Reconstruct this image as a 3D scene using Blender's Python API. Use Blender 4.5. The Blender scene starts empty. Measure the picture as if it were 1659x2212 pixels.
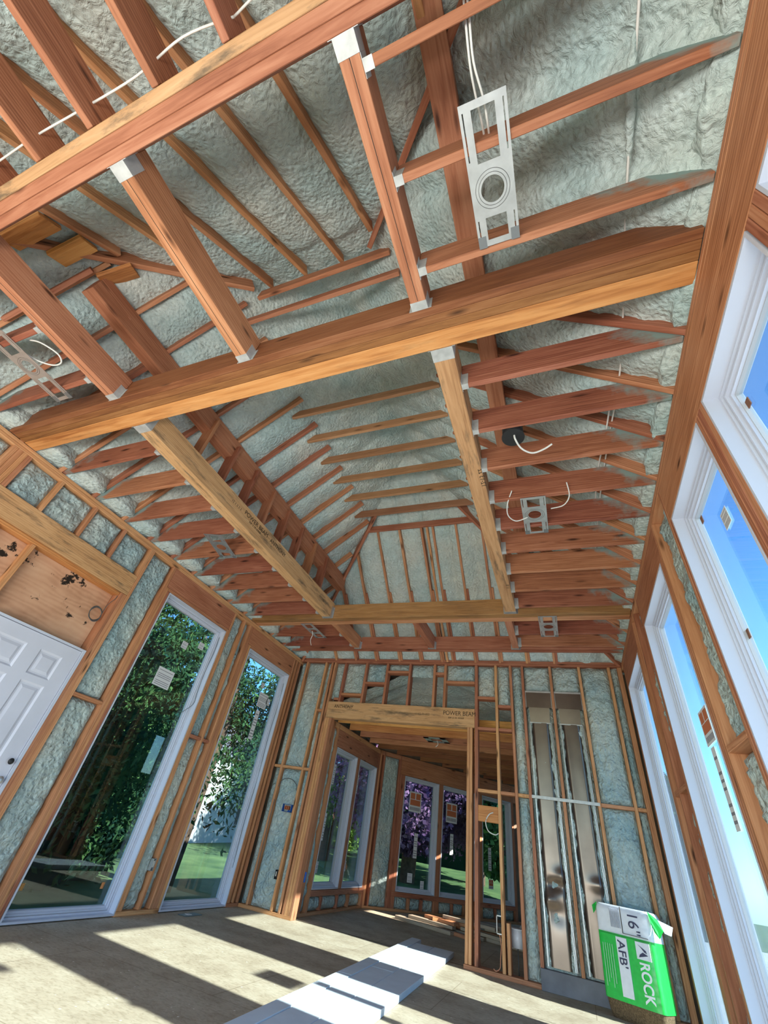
import bpy, bmesh, math, random
from mathutils import Vector, Matrix, noise
random.seed(7)
SC = bpy.context.scene
COL = SC.collection

# ------------------------------------------------------------------ camera
a, b, c = 0.45728153, 2.2397067, 0.17751104
Rz = Matrix.Rotation(a, 3, 'Z'); Rx = Matrix.Rotation(b, 3, 'X'); Rr = Matrix.Rotation(c, 3, 'Z')
cd = bpy.data.cameras.new('camera'); cam = bpy.data.objects.new('camera', cd); COL.objects.link(cam)
cd.sensor_fit = 'HORIZONTAL'; cd.sensor_width = 36.0; cd.lens = 36.0 * 885.84 / 1659.0
cd.clip_start = 0.02; cd.clip_end = 500
cam.matrix_world = Matrix.Translation((0, 0, 0.98)) @ (Rz @ Rx @ Rr).to_4x4()
SC.camera = cam
# ------------------------------------------------------------------ world, sun, added fill light behind the camera
SKY = 0.30
SUN = 14.0
w = bpy.data.worlds.new('world'); SC.world = w; w.use_nodes = True
nt = w.node_tree; nt.nodes.clear()
sky = nt.nodes.new('ShaderNodeTexSky'); sky.sky_type = 'NISHITA'; sky.sun_disc = False
sky.sun_elevation = math.radians(30.4); sky.sun_rotation = math.radians(200)
sky.air_density = 1.1; sky.dust_density = 0.3; sky.ozone_density = 2.0
bg = nt.nodes.new('ShaderNodeBackground'); bg.inputs['Strength'].default_value = SKY
out = nt.nodes.new('ShaderNodeOutputWorld')
tint = nt.nodes.new('ShaderNodeMix'); tint.data_type = 'RGBA'; tint.blend_type = 'MULTIPLY'; tint.inputs[0].default_value = 1.0; tint.inputs[7].default_value = (0.50, 0.86, 1.12, 1)
nt.links.new(sky.outputs[0], tint.inputs[6]); nt.links.new(tint.outputs[2], bg.inputs[0]); nt.links.new(bg.outputs[0], out.inputs[0])
sd = bpy.data.lights.new('sun', 'SUN'); sd.energy = SUN; sd.angle = math.radians(0.7); sd.color = (1.0, 0.92, 0.80)
sun = bpy.data.objects.new('sun', sd); COL.objects.link(sun)
sun.rotation_euler = Vector((-5.0, 0.55, -2.95)).to_track_quat('-Z', 'Y').to_euler()
def area(name, loc, aim, sx, sy, power, col):
    d = bpy.data.lights.new(name, 'AREA'); d.shape = 'RECTANGLE'; d.size = sx; d.size_y = sy; d.energy = power; d.color = col
    o = bpy.data.objects.new(name, d); COL.objects.link(o); o.location = loc
    o.rotation_euler = (Vector(aim) - Vector(loc)).to_track_quat('-Z', 'Y').to_euler()
    return o
area('added_back_fill', (-1.8, -1.25, 0.40), (-1.8, 0.9, 3.6), 4.6, 0.75, 150, (1.0, 0.97, 0.93))  # added fill aimed up at the ceiling, no such source in the room
SC.view_settings.view_transform = 'Standard'; SC.view_settings.look = 'None'
SC.view_settings.gamma = 1.0; SC.view_settings.use_curve_mapping = False
SC.view_settings.exposure = 0.40
try:
    SC.cycles.max_bounces = 8; SC.cycles.diffuse_bounces = 5; SC.cycles.transparent_max_bounces = 12
    SC.cycles.use_denoising = True; SC.cycles.sample_clamp_indirect = 6.0
except Exception: pass

# ------------------------------------------------------------------ materials
class NT:
    def __init__(s, name):
        s.m = bpy.data.materials.new(name); s.m.use_nodes = True; s.t = s.m.node_tree; s.t.nodes.clear()
        s.o = s.n('ShaderNodeOutputMaterial')
    def n(s, ty, **k):
        x = s.t.nodes.new(ty)
        for a_, v in k.items():
            if a_.startswith('_'): setattr(x, a_[1:], v)
            else: x.inputs[a_.replace('__', ' ')].default_value = v
        return x
    def l(s, a_, b_): s.t.links.new(a_, b_)
    def ramp(s, src, stops):
        r = s.n('ShaderNodeValToRGB'); e = r.color_ramp.elements
        while len(e) < len(stops): e.new(0.5)
        for q, (p, col) in zip(e, stops): q.position = p; q.color = (*col, 1)
        s.l(src, r.inputs[0]); return r.outputs[0]
    def mix(s, f, a_, b_, mode='MIX'):
        x = s.n('ShaderNodeMix', _data_type='RGBA', _blend_type=mode)
        for sock, v in ((x.inputs[0], f), (x.inputs[6], a_), (x.inputs[7], b_)):
            if hasattr(v, 'is_linked'): s.l(v, sock)
            elif isinstance(v, tuple): sock.default_value = (*v, 1)
            else: sock.default_value = v
        return x.outputs[2]
    def math(s, op, a_, b_=0.0, clamp=False):
        x = s.n('ShaderNodeMath', _operation=op, _use_clamp=clamp)
        for i, v in enumerate((a_, b_)):
            if hasattr(v, 'is_linked'): s.l(v, x.inputs[i])
            else: x.inputs[i].default_value = v
        return x.outputs[0]
    def bsdf(s, col, rough=0.7, metal=0.0, spec=0.3, bump=None, bs=0.3, bd=0.01):
        p = s.n('ShaderNodeBsdfPrincipled'); p.inputs['Roughness'].default_value = rough
        p.inputs['Metallic'].default_value = metal; p.inputs['Specular IOR Level'].default_value = spec
        if hasattr(col, 'is_linked'): s.l(col, p.inputs['Base Color'])
        else: p.inputs['Base Color'].default_value = (*col, 1)
        if bump is not None:
            q = s.n('ShaderNodeBump'); q.inputs['Strength'].default_value = bs; q.inputs['Distance'].default_value = bd
            s.l(bump, q.inputs['Height']); s.l(q.outputs[0], p.inputs['Normal'])
        s.l(p.outputs[0], s.o.inputs[0]); return s.m

def foam_colour(t, vec, c1, c2, c3):
    n1 = t.n('ShaderNodeTexNoise', Scale=1.6, Detail=4.0); t.l(vec, n1.inputs['Vector'])
    n2 = t.n('ShaderNodeTexNoise', Scale=9.0, Detail=5.0, Roughness=0.65); t.l(vec, n2.inputs['Vector'])
    base = t.ramp(n1.outputs[0], [(0.35, c1), (0.5, c2), (0.68, c3)])
    spk = t.ramp(n2.outputs[0], [(0.3, (0.82, 0.82, 0.82)), (0.6, (1, 1, 1)), (0.8, (1.12, 1.12, 1.1))])
    return t.mix(1.0, base, spk, 'MULTIPLY')

def wood(name, dark, mid, light, spray=False, grain=1.0, stain=0.0, knots=True, rough=0.62):
    t = NT(name); tc = t.n('ShaderNodeTexCoord'); oi = t.n('ShaderNodeObjectInfo')
    off = t.n('ShaderNodeVectorMath', _operation='SCALE'); off.inputs[0].default_value = (37, 11, 23); t.l(oi.outputs['Random'], off.inputs['Scale'])
    ad = t.n('ShaderNodeVectorMath', _operation='ADD'); t.l(tc.outputs['Object'], ad.inputs[0]); t.l(off.outputs[0], ad.inputs[1])
    mp = t.n('ShaderNodeMapping'); mp.inputs['Scale'].default_value = (0.9, 16, 16); t.l(ad.outputs[0], mp.inputs[0])
    n1 = t.n('ShaderNodeTexNoise', Scale=2.2, Detail=7.0, Roughness=0.62, Distortion=1.2); t.l(mp.outputs[0], n1.inputs['Vector'])
    mp2 = t.n('ShaderNodeMapping'); mp2.inputs['Scale'].default_value = (0.35, 5, 5); t.l(ad.outputs[0], mp2.inputs[0])
    wv = t.n('ShaderNodeTexWave', Scale=3.2, Distortion=7.0, Detail=2.0); wv.bands_direction = 'Z'; wv.inputs['Detail Scale'].default_value = 0.8; t.l(mp2.outputs[0], wv.inputs['Vector'])
    nb = t.n('ShaderNodeTexNoise', Scale=1.1, Detail=3.0, Distortion=0.5); t.l(ad.outputs[0], nb.inputs['Vector'])
    fac = t.mix(0.30, t.mix(0.16 * grain, n1.outputs[0], wv.outputs[0]), nb.outputs[0])
    col = t.ramp(fac, [(0.30, dark), (0.49, mid), (0.68, light)])
    if knots:
        mk = t.n('ShaderNodeMapping'); mk.inputs['Scale'].default_value = (1.6, 6.5, 6.5); t.l(ad.outputs[0], mk.inputs[0])
        vo = t.n('ShaderNodeTexVoronoi', Scale=1.25); t.l(mk.outputs[0], vo.inputs['Vector'])
        kf = t.ramp(vo.outputs['Distance'], [(0.05, (1, 1, 1)), (0.10, (0.55, 0.55, 0.55)), (0.17, (0, 0, 0))])
        col = t.mix(kf, col, tuple(x * 0.35 for x in dark))
    hs = t.n('ShaderNodeHueSaturation'); t.l(col, hs.inputs['Color'])
    t.l(t.math('ADD', t.math('MULTIPLY', oi.outputs['Random'], 0.34), 0.83), hs.inputs['Value'])
    t.l(t.math('ADD', t.math('MULTIPLY', oi.outputs['Random'], 0.018), 0.491), hs.inputs['Hue'])
    col = hs.outputs[0]
    if stain:
        ms = t.n('ShaderNodeMapping'); ms.inputs['Scale'].default_value = (1.5, 9, 9); t.l(ad.outputs[0], ms.inputs[0])
        ns = t.n('ShaderNodeTexNoise', Scale=1.4, Detail=8.0, Roughness=0.7); t.l(ms.outputs[0], ns.inputs['Vector'])
        sf = t.ramp(ns.outputs[0], [(0.52, (0, 0, 0)), (0.66, (stain, stain, stain))])
        col = t.mix(sf, col, (0.12, 0.085, 0.055))
    if spray:   # pale foam overspray near the outside walls
        ge = t.n('ShaderNodeNewGeometry'); sx = t.n('ShaderNodeSeparateXYZ'); t.l(ge.outputs['Position'], sx.inputs[0])
        nn = t.n('ShaderNodeTexNoise', Scale=5.0, Detail=5.0, Roughness=0.6); t.l(ge.outputs['Position'], nn.inputs['Vector'])
        r = t.math('ABSOLUTE', t.math('ADD', sx.outputs[0], 1.79))          # distance from the room's middle line
        h = t.math('MULTIPLY', t.math('SUBTRACT', sx.outputs[2], 3.44), 1.3)
        q = t.math('ADD', t.math('ADD', t.math('SUBTRACT', r, 2.56), h), t.math('MULTIPLY', t.math('SUBTRACT', nn.outputs[0], 0.5), 0.8))
        sf = t.math('MULTIPLY', q, 6.0, True)
        col = t.mix(sf, col, (0.235, 0.315, 0.30))
    return t.bsdf(col, rough, 0, 0.25, n1.outputs[0], 0.25, 0.004)

FIR = wood('red_fir', (0.24, 0.080, 0.038), (0.42, 0.165, 0.085), (0.56, 0.26, 0.145))
DKF = wood('dark_fir', (0.13, 0.045, 0.018), (0.25, 0.095, 0.035), (0.34, 0.15, 0.065))  # darker copy of the red fir, shade put into its colour
TIE = wood('tie_spruce', (0.22, 0.10, 0.045), (0.36, 0.175, 0.085), (0.48, 0.26, 0.14))
DKO = wood('dark_orange_beam', (0.17, 0.075, 0.028), (0.33, 0.155, 0.06), (0.45, 0.24, 0.10), knots=False, stain=0.4)  # darkened orange beam wood, its tone includes the shade on the face
JST = wood('joist_fir', (0.16, 0.050, 0.028), (0.33, 0.115, 0.062), (0.48, 0.20, 0.115), spray=True)
ORG = wood('orange_glulam', (0.36, 0.13, 0.035), (0.62, 0.275, 0.085), (0.74, 0.38, 0.14), grain=1.3, stain=0.25, knots=False)
PAL = wood('weathered_beam', (0.34, 0.17, 0.07), (0.58, 0.33, 0.15), (0.70, 0.43, 0.22), grain=0.8, stain=0.85, knots=False)
STD = wood('stud_spruce', (0.34, 0.14, 0.06), (0.52, 0.235, 0.110), (0.66, 0.35, 0.18), stain=0.2)
PLY = wood('plywood', (0.46, 0.22, 0.12), (0.62, 0.34, 0.20), (0.70, 0.42, 0.26), grain=1.2, knots=False, rough=0.8)

def mk_foam(name, c1, c2, c3, bs=1.0):
    t = NT(name); tc = t.n('ShaderNodeTexCoord')
    col = foam_colour(t, tc.outputs['Object'], c1, c2, c3)
    n = t.n('ShaderNodeTexNoise', Scale=20.0, Detail=5.0, Roughness=0.6, Distortion=0.8); t.l(tc.outputs['Object'], n.inputs['Vector'])
    v = t.n('ShaderNodeTexVoronoi', Scale=34.0, _feature='SMOOTH_F1'); t.l(tc.outputs['Object'], v.inputs['Vector'])
    h = t.math('ADD', n.outputs[0], t.math('MULTIPLY', v.outputs['Distance'], 0.7))
    return t.bsdf(col, 0.42, 0, 0.45, h, bs, 0.035)
FOAM = mk_foam('mint_foam', (0.45, 0.575, 0.565), (0.53, 0.61, 0.585), (0.61, 0.635, 0.58), 0.75)
FOAMW = mk_foam('wall_foam', (0.33, 0.47, 0.50), (0.47, 0.56, 0.54), (0.59, 0.62, 0.56))

def plain(name, col, rough=0.6, metal=0.0, spec=0.3, nscale=0, amt=0.1, bs=0.0):
    t = NT(name)
    if nscale:
        tc = t.n('ShaderNodeTexCoord'); n = t.n('ShaderNodeTexNoise', Scale=nscale, Detail=5.0); t.l(tc.outputs['Object'], n.inputs['Vector'])
        cc = t.ramp(n.outputs[0], [(0.3, tuple(x * (1 - amt) for x in col)), (0.7, tuple(min(1, x * (1 + amt)) for x in col))])
        return t.bsdf(cc, rough, metal, spec, n.outputs[0] if bs else None, bs)
    return t.bsdf(col, rough, metal, spec)
WHITE = plain('white_vinyl', (0.56, 0.58, 0.67), 0.4)
GREYV = plain('grey_vinyl', (0.42, 0.43, 0.46), 0.4)
DOORW = plain('white_primed_door', (0.60, 0.60, 0.68), 0.45, nscale=3, amt=0.05)
GALV = plain('galvanised_steel', (0.62, 0.63, 0.65), 0.38, 0.85, nscale=14, amt=0.12)
STEEL = plain('bright_hanger_steel', (0.50, 0.50, 0.49), 0.5, 0.35, nscale=20, amt=0.15)
GREYW = wood('weathered_grey_board', (0.20, 0.15, 0.11), (0.36, 0.29, 0.22), (0.50, 0.42, 0.33))
DUCT = plain('duct_sheet_metal', (0.20, 0.155, 0.13), 0.33, 0.85, nscale=3, amt=0.15)  # brown tint paints in the wood reflected by the metal
CLIP = plain('dull_clip', (0.25, 0.26, 0.27), 0.5, 0.7)
BLACK = plain('black_plastic', (0.02, 0.02, 0.022), 0.4)
DARK = plain('dark_ply_joint', (0.03, 0.028, 0.025), 0.9)  # dark line for the joint between beam plies
CABLE = plain('white_cable', (0.70, 0.68, 0.64), 0.5)
GREYC = plain('grey_wire', (0.10, 0.10, 0.10), 0.5)
BLUE = plain('blue_plastic', (0.02, 0.10, 0.42), 0.4)
PAPER = plain('white_paper', (0.70, 0.70, 0.72), 0.8)
PRINT = plain('grey_print', (0.25, 0.24, 0.27), 0.8)
ORSTK = plain('orange_print', (0.55, 0.16, 0.07), 0.8)
BROWNP = plain('brown_pad', (0.20, 0.09, 0.05), 0.8)
INK = plain('black_ink', (0.05, 0.035, 0.02), 0.8)
XPS = plain('white_foam_board', (0.66, 0.72, 0.78), 0.6, nscale=6, amt=0.05)
BATT = plain('brown_batt', (0.15, 0.10, 0.055), 0.95, nscale=90, amt=0.45, bs=0.8)
GREEN = plain('green_film', (0.02, 0.50, 0.07), 0.3, spec=0.5, nscale=25, amt=0.12, bs=0.15)
FILM = plain('white_film', (0.74, 0.76, 0.82), 0.3, spec=0.5, nscale=25, amt=0.04, bs=0.15)
DKGREEN = plain('dark_green_film', (0.01, 0.26, 0.04), 0.3, spec=0.5)
TRUNK = plain('bark', (0.09, 0.055, 0.035), 0.9, nscale=8, amt=0.4)
SHEATH = plain('dark_sheathing', (0.20, 0.15, 0.11), 0.9, nscale=4, amt=0.3)
SIDING = plain('white_siding', (0.85, 0.85, 0.88), 0.6)
ROOFM = plain('grey_shingle', (0.16, 0.16, 0.18), 0.9)
PAVE = plain('pale_concrete', (0.50, 0.52, 0.54), 0.9, nscale=2, amt=0.1)

def leafmat(name, c1, c2):
    t = NT(name); ge = t.n('ShaderNodeNewGeometry'); n = t.n('ShaderNodeTexNoise', Scale=1.3, Detail=3.0); t.l(ge.outputs['Position'], n.inputs['Vector'])
    col = t.ramp(n.outputs[0], [(0.35, c1), (0.65, c2)])
    d = t.n('ShaderNodeBsdfDiffuse'); tr = t.n('ShaderNodeBsdfTranslucent'); t.l(col, d.inputs[0]); t.l(col, tr.inputs[0])
    m = t.n('ShaderNodeMixShader'); m.inputs[0].default_value = 0.4; t.l(d.outputs[0], m.inputs[1]); t.l(tr.outputs[0], m.inputs[2]); t.l(m.outputs[0], t.o.inputs[0])
    return t.m
LEAF = leafmat('conifer_green', (0.012, 0.055, 0.040), (0.10, 0.20, 0.065))
HEDGE = leafmat('hedge_green', (0.008, 0.030, 0.028), (0.025, 0.065, 0.040))
MAPLE = leafmat('maple_purple', (0.11, 0.05, 0.13), (0.32, 0.18, 0.30))
LEAF2 = leafmat('light_green_leaf', (0.10, 0.24, 0.04), (0.36, 0.50, 0.12))
def mk_grass():
    t = NT('lawn'); ge = t.n('ShaderNodeNewGeometry'); n = t.n('ShaderNodeTexNoise', Scale=1.0, Detail=8.0); t.l(ge.outputs['Position'], n.inputs['Vector'])
    return t.bsdf(t.ramp(n.outputs[0], [(0.3, (0.045, 0.10, 0.035)), (0.7, (0.13, 0.21, 0.07))]), 0.9)
GRASS = mk_grass()
def mk_glass():
    t = NT('window_glass'); lw = t.n('ShaderNodeLayerWeight')
    fr = t.math('ADD', t.math('MULTIPLY', t.math('POWER', lw.outputs['Facing'], 5.0), 0.9), 0.055)
    tr = t.n('ShaderNodeBsdfTransparent'); tr.inputs[0].default_value = (0.80, 0.90, 0.95, 1)
    gl = t.n('ShaderNodeBsdfGlossy', Roughness=0.0)
    m = t.n('ShaderNodeMixShader'); t.l(fr, m.inputs[0]); t.l(tr.outputs[0], m.inputs[1]); t.l(gl.outputs[0], m.inputs[2])
    t.l(m.outputs[0], t.o.inputs[0]); return t.m
GLASS = mk_glass()
def mk_floor():
    t = NT('subfloor_panel'); ge = t.n('ShaderNodeNewGeometry'); P = ge.outputs['Position']
    n = t.n('ShaderNodeTexNoise', Scale=3.0, Detail=6.0, Roughness=0.6); t.l(P, n.inputs['Vector'])
    col = t.ramp(n.outputs[0], [(0.3, (0.38, 0.305, 0.215)), (0.5, (0.47, 0.39, 0.285)), (0.7, (0.55, 0.475, 0.36))])
    mp = t.n('ShaderNodeMapping'); mp.inputs['Scale'].default_value = (22, 45, 20); mp.inputs['Rotation'].default_value = (0, 0, 0.5); t.l(P, mp.inputs[0])
    n2 = t.n('ShaderNodeTexNoise', Scale=1.0, Detail=3.0, Distortion=0.8); t.l(mp.outputs[0], n2.inputs['Vector'])
    col = t.mix(1.0, col, t.ramp(n2.outputs[0], [(0.3, (0.80, 0.78, 0.74)), (0.5, (1, 1, 1)), (0.75, (1.10, 1.10, 1.10))]), 'MULTIPLY')
    m3 = t.n('ShaderNodeMapping'); m3.inputs['Scale'].default_value = (2.5, 7, 1); t.l(P, m3.inputs[0])
    n3 = t.n('ShaderNodeTexNoise', Scale=1.6, Detail=6.0, Roughness=0.7); t.l(m3.outputs[0], n3.inputs['Vector'])
    col = t.mix(t.ramp(n3.outputs[0], [(0.62, (0, 0, 0)), (0.72, (0.65, 0.65, 0.65))]), col, (0.17, 0.135, 0.09))
    vo = t.n('ShaderNodeTexVoronoi', Scale=9.0); t.l(P, vo.inputs['Vector'])
    col = t.mix(t.ramp(vo.outputs['Distance'], [(0.045, (1, 1, 1)), (0.075, (0, 0, 0))]), col, (0.78, 0.74, 0.62))
    br = t.n('ShaderNodeTexBrick', Scale=1.0); br.inputs['Mortar Size'].default_value = 0.004; br.inputs['Brick Width'].default_value = 2.44; br.inputs['Row Height'].default_value = 1.22
    br.inputs['Color1'].default_value = (1, 1, 1, 1); br.inputs['Color2'].default_value = (0.93, 0.93, 0.93, 1); br.inputs['Mortar'].default_value = (0.66, 0.63, 0.60, 1); t.l(P, br.inputs['Vector'])
    col = t.mix(1.0, col, br.outputs[0], 'MULTIPLY')
    return t.bsdf(col, 0.8, 0, 0.2, n2.outputs[0], 0.2, 0.01)
FLOOR = mk_floor()
def mk_plydecal():
    t = NT('stained_plywood'); tc = t.n('ShaderNodeTexCoord'); P = tc.outputs['Object']
    mp = t.n('ShaderNodeMapping'); mp.inputs['Scale'].default_value = (2.2, 7, 7); t.l(P, mp.inputs[0])
    wv = t.n('ShaderNodeTexWave', Scale=1.0, Distortion=9.0, Detail=2.5); wv.bands_direction = 'Z'; t.l(mp.outputs[0], wv.inputs['Vector'])
    n = t.n('ShaderNodeTexNoise', Scale=3.0, Detail=5.0); t.l(P, n.inputs['Vector'])
    col = t.ramp(t.mix(0.10, n.outputs[0], wv.outputs[0]), [(0.25, (0.42, 0.20, 0.11)), (0.5, (0.60, 0.33, 0.20)), (0.8, (0.68, 0.41, 0.26))])
    n2 = t.n('ShaderNodeTexNoise', Scale=9.0, Detail=6.0, Roughness=0.75); t.l(P, n2.inputs['Vector'])
    n3 = t.n('ShaderNodeTexNoise', Scale=2.3, Detail=2.0); t.l(P, n3.inputs['Vector'])
    f = t.math('MULTIPLY', t.math('SUBTRACT', t.math('ADD', n2.outputs[0], t.math('MULTIPLY', n3.outputs[0], 0.8)), 1.045), 25.0, True)
    return t.bsdf(t.mix(f, col, (0.025, 0.018, 0.014)), 0.85, 0, 0.2)
PLYS = mk_plydecal()

# ------------------------------------------------------------------ object helpers
W = {}
def link(name, me, mat, M=None, parent=None, smooth=False):
    o = bpy.data.objects.new(name, me); COL.objects.link(o)
    if mat is not None: me.materials.append(mat)
    if smooth:
        for p in me.polygons: p.use_smooth = True
    M = M or Matrix.Identity(4); W[o.name] = M
    if parent is not None:
        o.parent = parent; o.matrix_basis = W[parent.name].inverted() @ M
    else: o.matrix_basis = M
    return o
def tag(o, label, cat, group=None, kind=None):
    o['label'] = label; o['category'] = cat
    if group: o['group'] = group
    if kind: o['kind'] = kind
    return o
def struct(o, label=None):
    o['kind'] = 'structure'
    if label: o['label'] = label
    o['category'] = o.name.split('_')[0]
    return o
def empty(name, loc, label, cat, group=None, rot=None):
    o = bpy.data.objects.new(name, None); COL.objects.link(o); o.empty_display_size = 0.1
    M = Matrix.Translation(loc) @ (rot.to_4x4() if rot else Matrix.Identity(4)); o.matrix_basis = M; W[o.name] = M
    if label: tag(o, label, cat, group)
    return o
def box_me(dx, dy, dz, bev=0.003, name='box'):
    bm = bmesh.new(); bmesh.ops.create_cube(bm, size=1.0)
    bmesh.ops.scale(bm, vec=(dx, dy, dz), verts=bm.verts)
    bv = min(bev, min(dx, dy, dz) * 0.3)
    if bv > 0.0006: bmesh.ops.bevel(bm, geom=bm.edges[:], offset=bv, segments=1, affect='EDGES')
    me = bpy.data.meshes.new(name); bm.to_mesh(me); bm.free(); return me
def bx(name, X, Y, Z, mat, parent=None, bev=0.003, F=None):
    """box by ranges; its local X runs along the longest side so the grain follows it"""
    d = [X[1] - X[0], Y[1] - Y[0], Z[1] - Z[0]]; cen = Vector([(X[0] + X[1]) / 2, (Y[0] + Y[1]) / 2, (Z[0] + Z[1]) / 2])
    i = d.index(max(d))
    if i == 0: R_ = Matrix.Identity(3); dd = d
    elif i == 1: R_ = Matrix(((0, -1, 0), (1, 0, 0), (0, 0, 1))); dd = (d[1], d[0], d[2])
    else: R_ = Matrix(((0, 0, 1), (0, 1, 0), (-1, 0, 0))); dd = (d[2], d[1], d[0])
    M = Matrix.Translation(cen) @ R_.to_4x4()
    if F is not None: M = F @ M
    return link(name, box_me(*dd, bev=bev, name=name), mat, M, parent)
def mem(name, p0, p1, wd, h, mat, up=(0, 0, 1), parent=None, bev=0.003):
    """member from p0 to p1 (centre line), wd across, h along up"""
    p0, p1 = Vector(p0), Vector(p1); x = (p1 - p0).normalized(); y = Vector(up).cross(x).normalized(); z = x.cross(y)
    M = Matrix((x, y, z)).transposed().to_4x4(); M.translation = (p0 + p1) / 2
    return link(name, box_me((p1 - p0).length, wd, h, bev, name), mat, M, parent)
def mesh(name, vs, fs, mat, M=None, parent=None, smooth=False):
    me = bpy.data.meshes.new(name); me.from_pydata([tuple(v) for v in vs], [], fs); me.update()
    return link(name, me, mat, M, parent, smooth)
class MB:
    """collects several solids into ONE mesh object (one thing or one part)"""
    def __init__(s): s.v = []; s.f = []
    def box(s, X, Y, Z, F=None):
        n = len(s.v); P = [Vector((x, y, z)) for x in X for y in Y for z in Z]
        if F is not None: P = [F @ p for p in P]
        s.v += P; s.f += [tuple(n + i for i in q) for q in ((0, 1, 3, 2), (4, 6, 7, 5), (0, 4, 5, 1), (2, 3, 7, 6), (0, 2, 6, 4), (1, 5, 7, 3))]
    def build(s, name, mat, parent=None, M=None, smooth=False):
        o = mesh(name, s.v, s.f, mat, M, parent, smooth)
        bm = bmesh.new(); bm.from_mesh(o.data); bmesh.ops.recalc_face_normals(bm, faces=bm.faces); bm.to_mesh(o.data); bm.free()
        return o
def tube(name, pts, r, mat, parent=None, seg=8, smoothpts=True):
    P = [Vector(p) for p in pts]
    if smoothpts and len(P) > 2:   # Catmull-Rom
        Q = []
        for i in range(len(P) - 1):
            p0 = P[max(i - 1, 0)]; p1 = P[i]; p2 = P[i + 1]; p3 = P[min(i + 2, len(P) - 1)]
            for k in range(6):
                t = k / 6; Q.append(0.5 * ((2 * p1) + (p2 - p0) * t + (2 * p0 - 5 * p1 + 4 * p2 - p3) * t * t + (3 * p1 - p0 - 3 * p2 + p3) * t ** 3))
        Q.append(P[-1]); P = Q
    vs, fs = [], []; n = len(P); ref = Vector((0.31, 0.17, 0.93)).normalized()
    for i, p in enumerate(P):
        d = (P[min(i + 1, n - 1)] - P[max(i - 1, 0)]).normalized(); u = d.cross(ref)
        if u.length < 1e-3: u = d.cross(Vector((1, 0, 0)))
        u.normalize(); v = d.cross(u)
        rr = r[i * (len(r) - 1) // (n - 1)] if isinstance(r, (list, tuple)) else r
        for k in range(seg):
            t = 2 * math.pi * k / seg; vs.append(p + (u * math.cos(t) + v * math.sin(t)) * rr)
    for i in range(n - 1):
        for k in range(seg):
            fs.append((i * seg + k, i * seg + (k + 1) % seg, (i + 1) * seg + (k + 1) % seg, (i + 1) * seg + k))
    fs.append(tuple(range(seg))[::-1]); fs.append(tuple((n - 1) * seg + k for k in range(seg)))
    return mesh(name, vs, fs, mat, None, parent, True)
def text(name, s, size, M, mat, parent=None, stretch=1.0, bold=0.0):
    cu = bpy.data.curves.new(name, 'FONT'); cu.body = s; cu.size = size; cu.extrude = 0.0006; cu.offset = bold
    to = bpy.data.objects.new('tmp', cu); COL.objects.link(to)
    dg = bpy.context.evaluated_depsgraph_get(); me = bpy.data.meshes.new_from_object(to.evaluated_get(dg)); me.name = name
    bpy.data.objects.remove(to)
    if stretch != 1.0:
        for v in me.vertices: v.co.x *= stretch
    return link(name, me, mat, M, parent)
def frame(O, A, N):
    """matrix taking (along, outward, up) to the world"""
    A = Vector(A).normalized(); N = Vector(N).normalized()
    M = Matrix((A, N, Vector((0, 0, 1)))).transposed().to_4x4(); M.translation = Vector(O); return M
LF = frame((-4.475, 0, 0), (0, 1, 0), (-1, 0, 0))      # left wall: along = y, outward = -x
RF = frame((0.895, 0, 0), (0, 1, 0), (1, 0, 0))
FF = frame((0, 6.75, 0), (1, 0, 0), (0, 1, 0))         # far wall: along = x
BL = frame((-3.70, 0, 0), (0, 1, 0), (-1, 0, 0))
BA = frame((-3.70, 9.45, 0), (0.595, 0.804, 0), (-0.804, 0.595, 0))
D = 0.14
ordn = ['first', 'second', 'third', 'fourth', 'fifth', 'sixth', 'seventh', 'eighth', 'ninth', 'tenth', 'eleventh', 'twelfth', 'thirteenth', 'fourteenth', 'fifteenth', 'sixteenth', 'seventeenth', 'eighteenth', 'nineteenth', 'twentieth']
def fb(name, F, A, N, Z, mat, label, cat='stud', group=None, parent=None, bev=0.003):
    o = bx(name, A, N, Z, mat, parent, bev, F)
    if parent is None: tag(o, label, cat, group)
    return o
def foam_patch(vs, fs, F, a0, a1, z0, z1, d=0.03, res=0.02, seed=0, amp=0.022, bulge=0.0):
    na = max(3, int((a1 - a0) / res)); nz = max(3, int((z1 - z0) / res)); n0 = len(vs)
    for i in range(na + 1):
        for k in range(nz + 1):
            u = i / na; v = k / nz; A_ = a0 + (a1 - a0) * u; Z_ = z0 + (z1 - z0) * v
            e = min(u * (a1 - a0), (1 - u) * (a1 - a0), v * (z1 - z0), (1 - v) * (z1 - z0))
            q = Vector((A_ * 7 + seed, Z_ * 7, seed * 1.7))
            h = noise.noise(q) * amp + noise.noise(q * 2.9) * amp * 0.9 + noise.noise(q * 6.3) * amp * 0.4 + noise.noise(Vector((A_ * 2, Z_ * 2, seed))) * amp
            g = min(1.0, e / 0.05)
            dep = d + (1 - g) * 0.035 - bulge * math.sin(math.pi * u) - h * (0.3 + 0.7 * g)
            if i in (0, na) or k in (0, nz): dep = max(dep, d + 0.045)
            vs.append(F @ Vector((A_, max(dep, 0.006), Z_)))
    for i in range(na):
        for k in range(nz):
            q = n0 + i * (nz + 1) + k; fs.append((q, q + 1, q + nz + 2, q + nz + 1))

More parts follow.
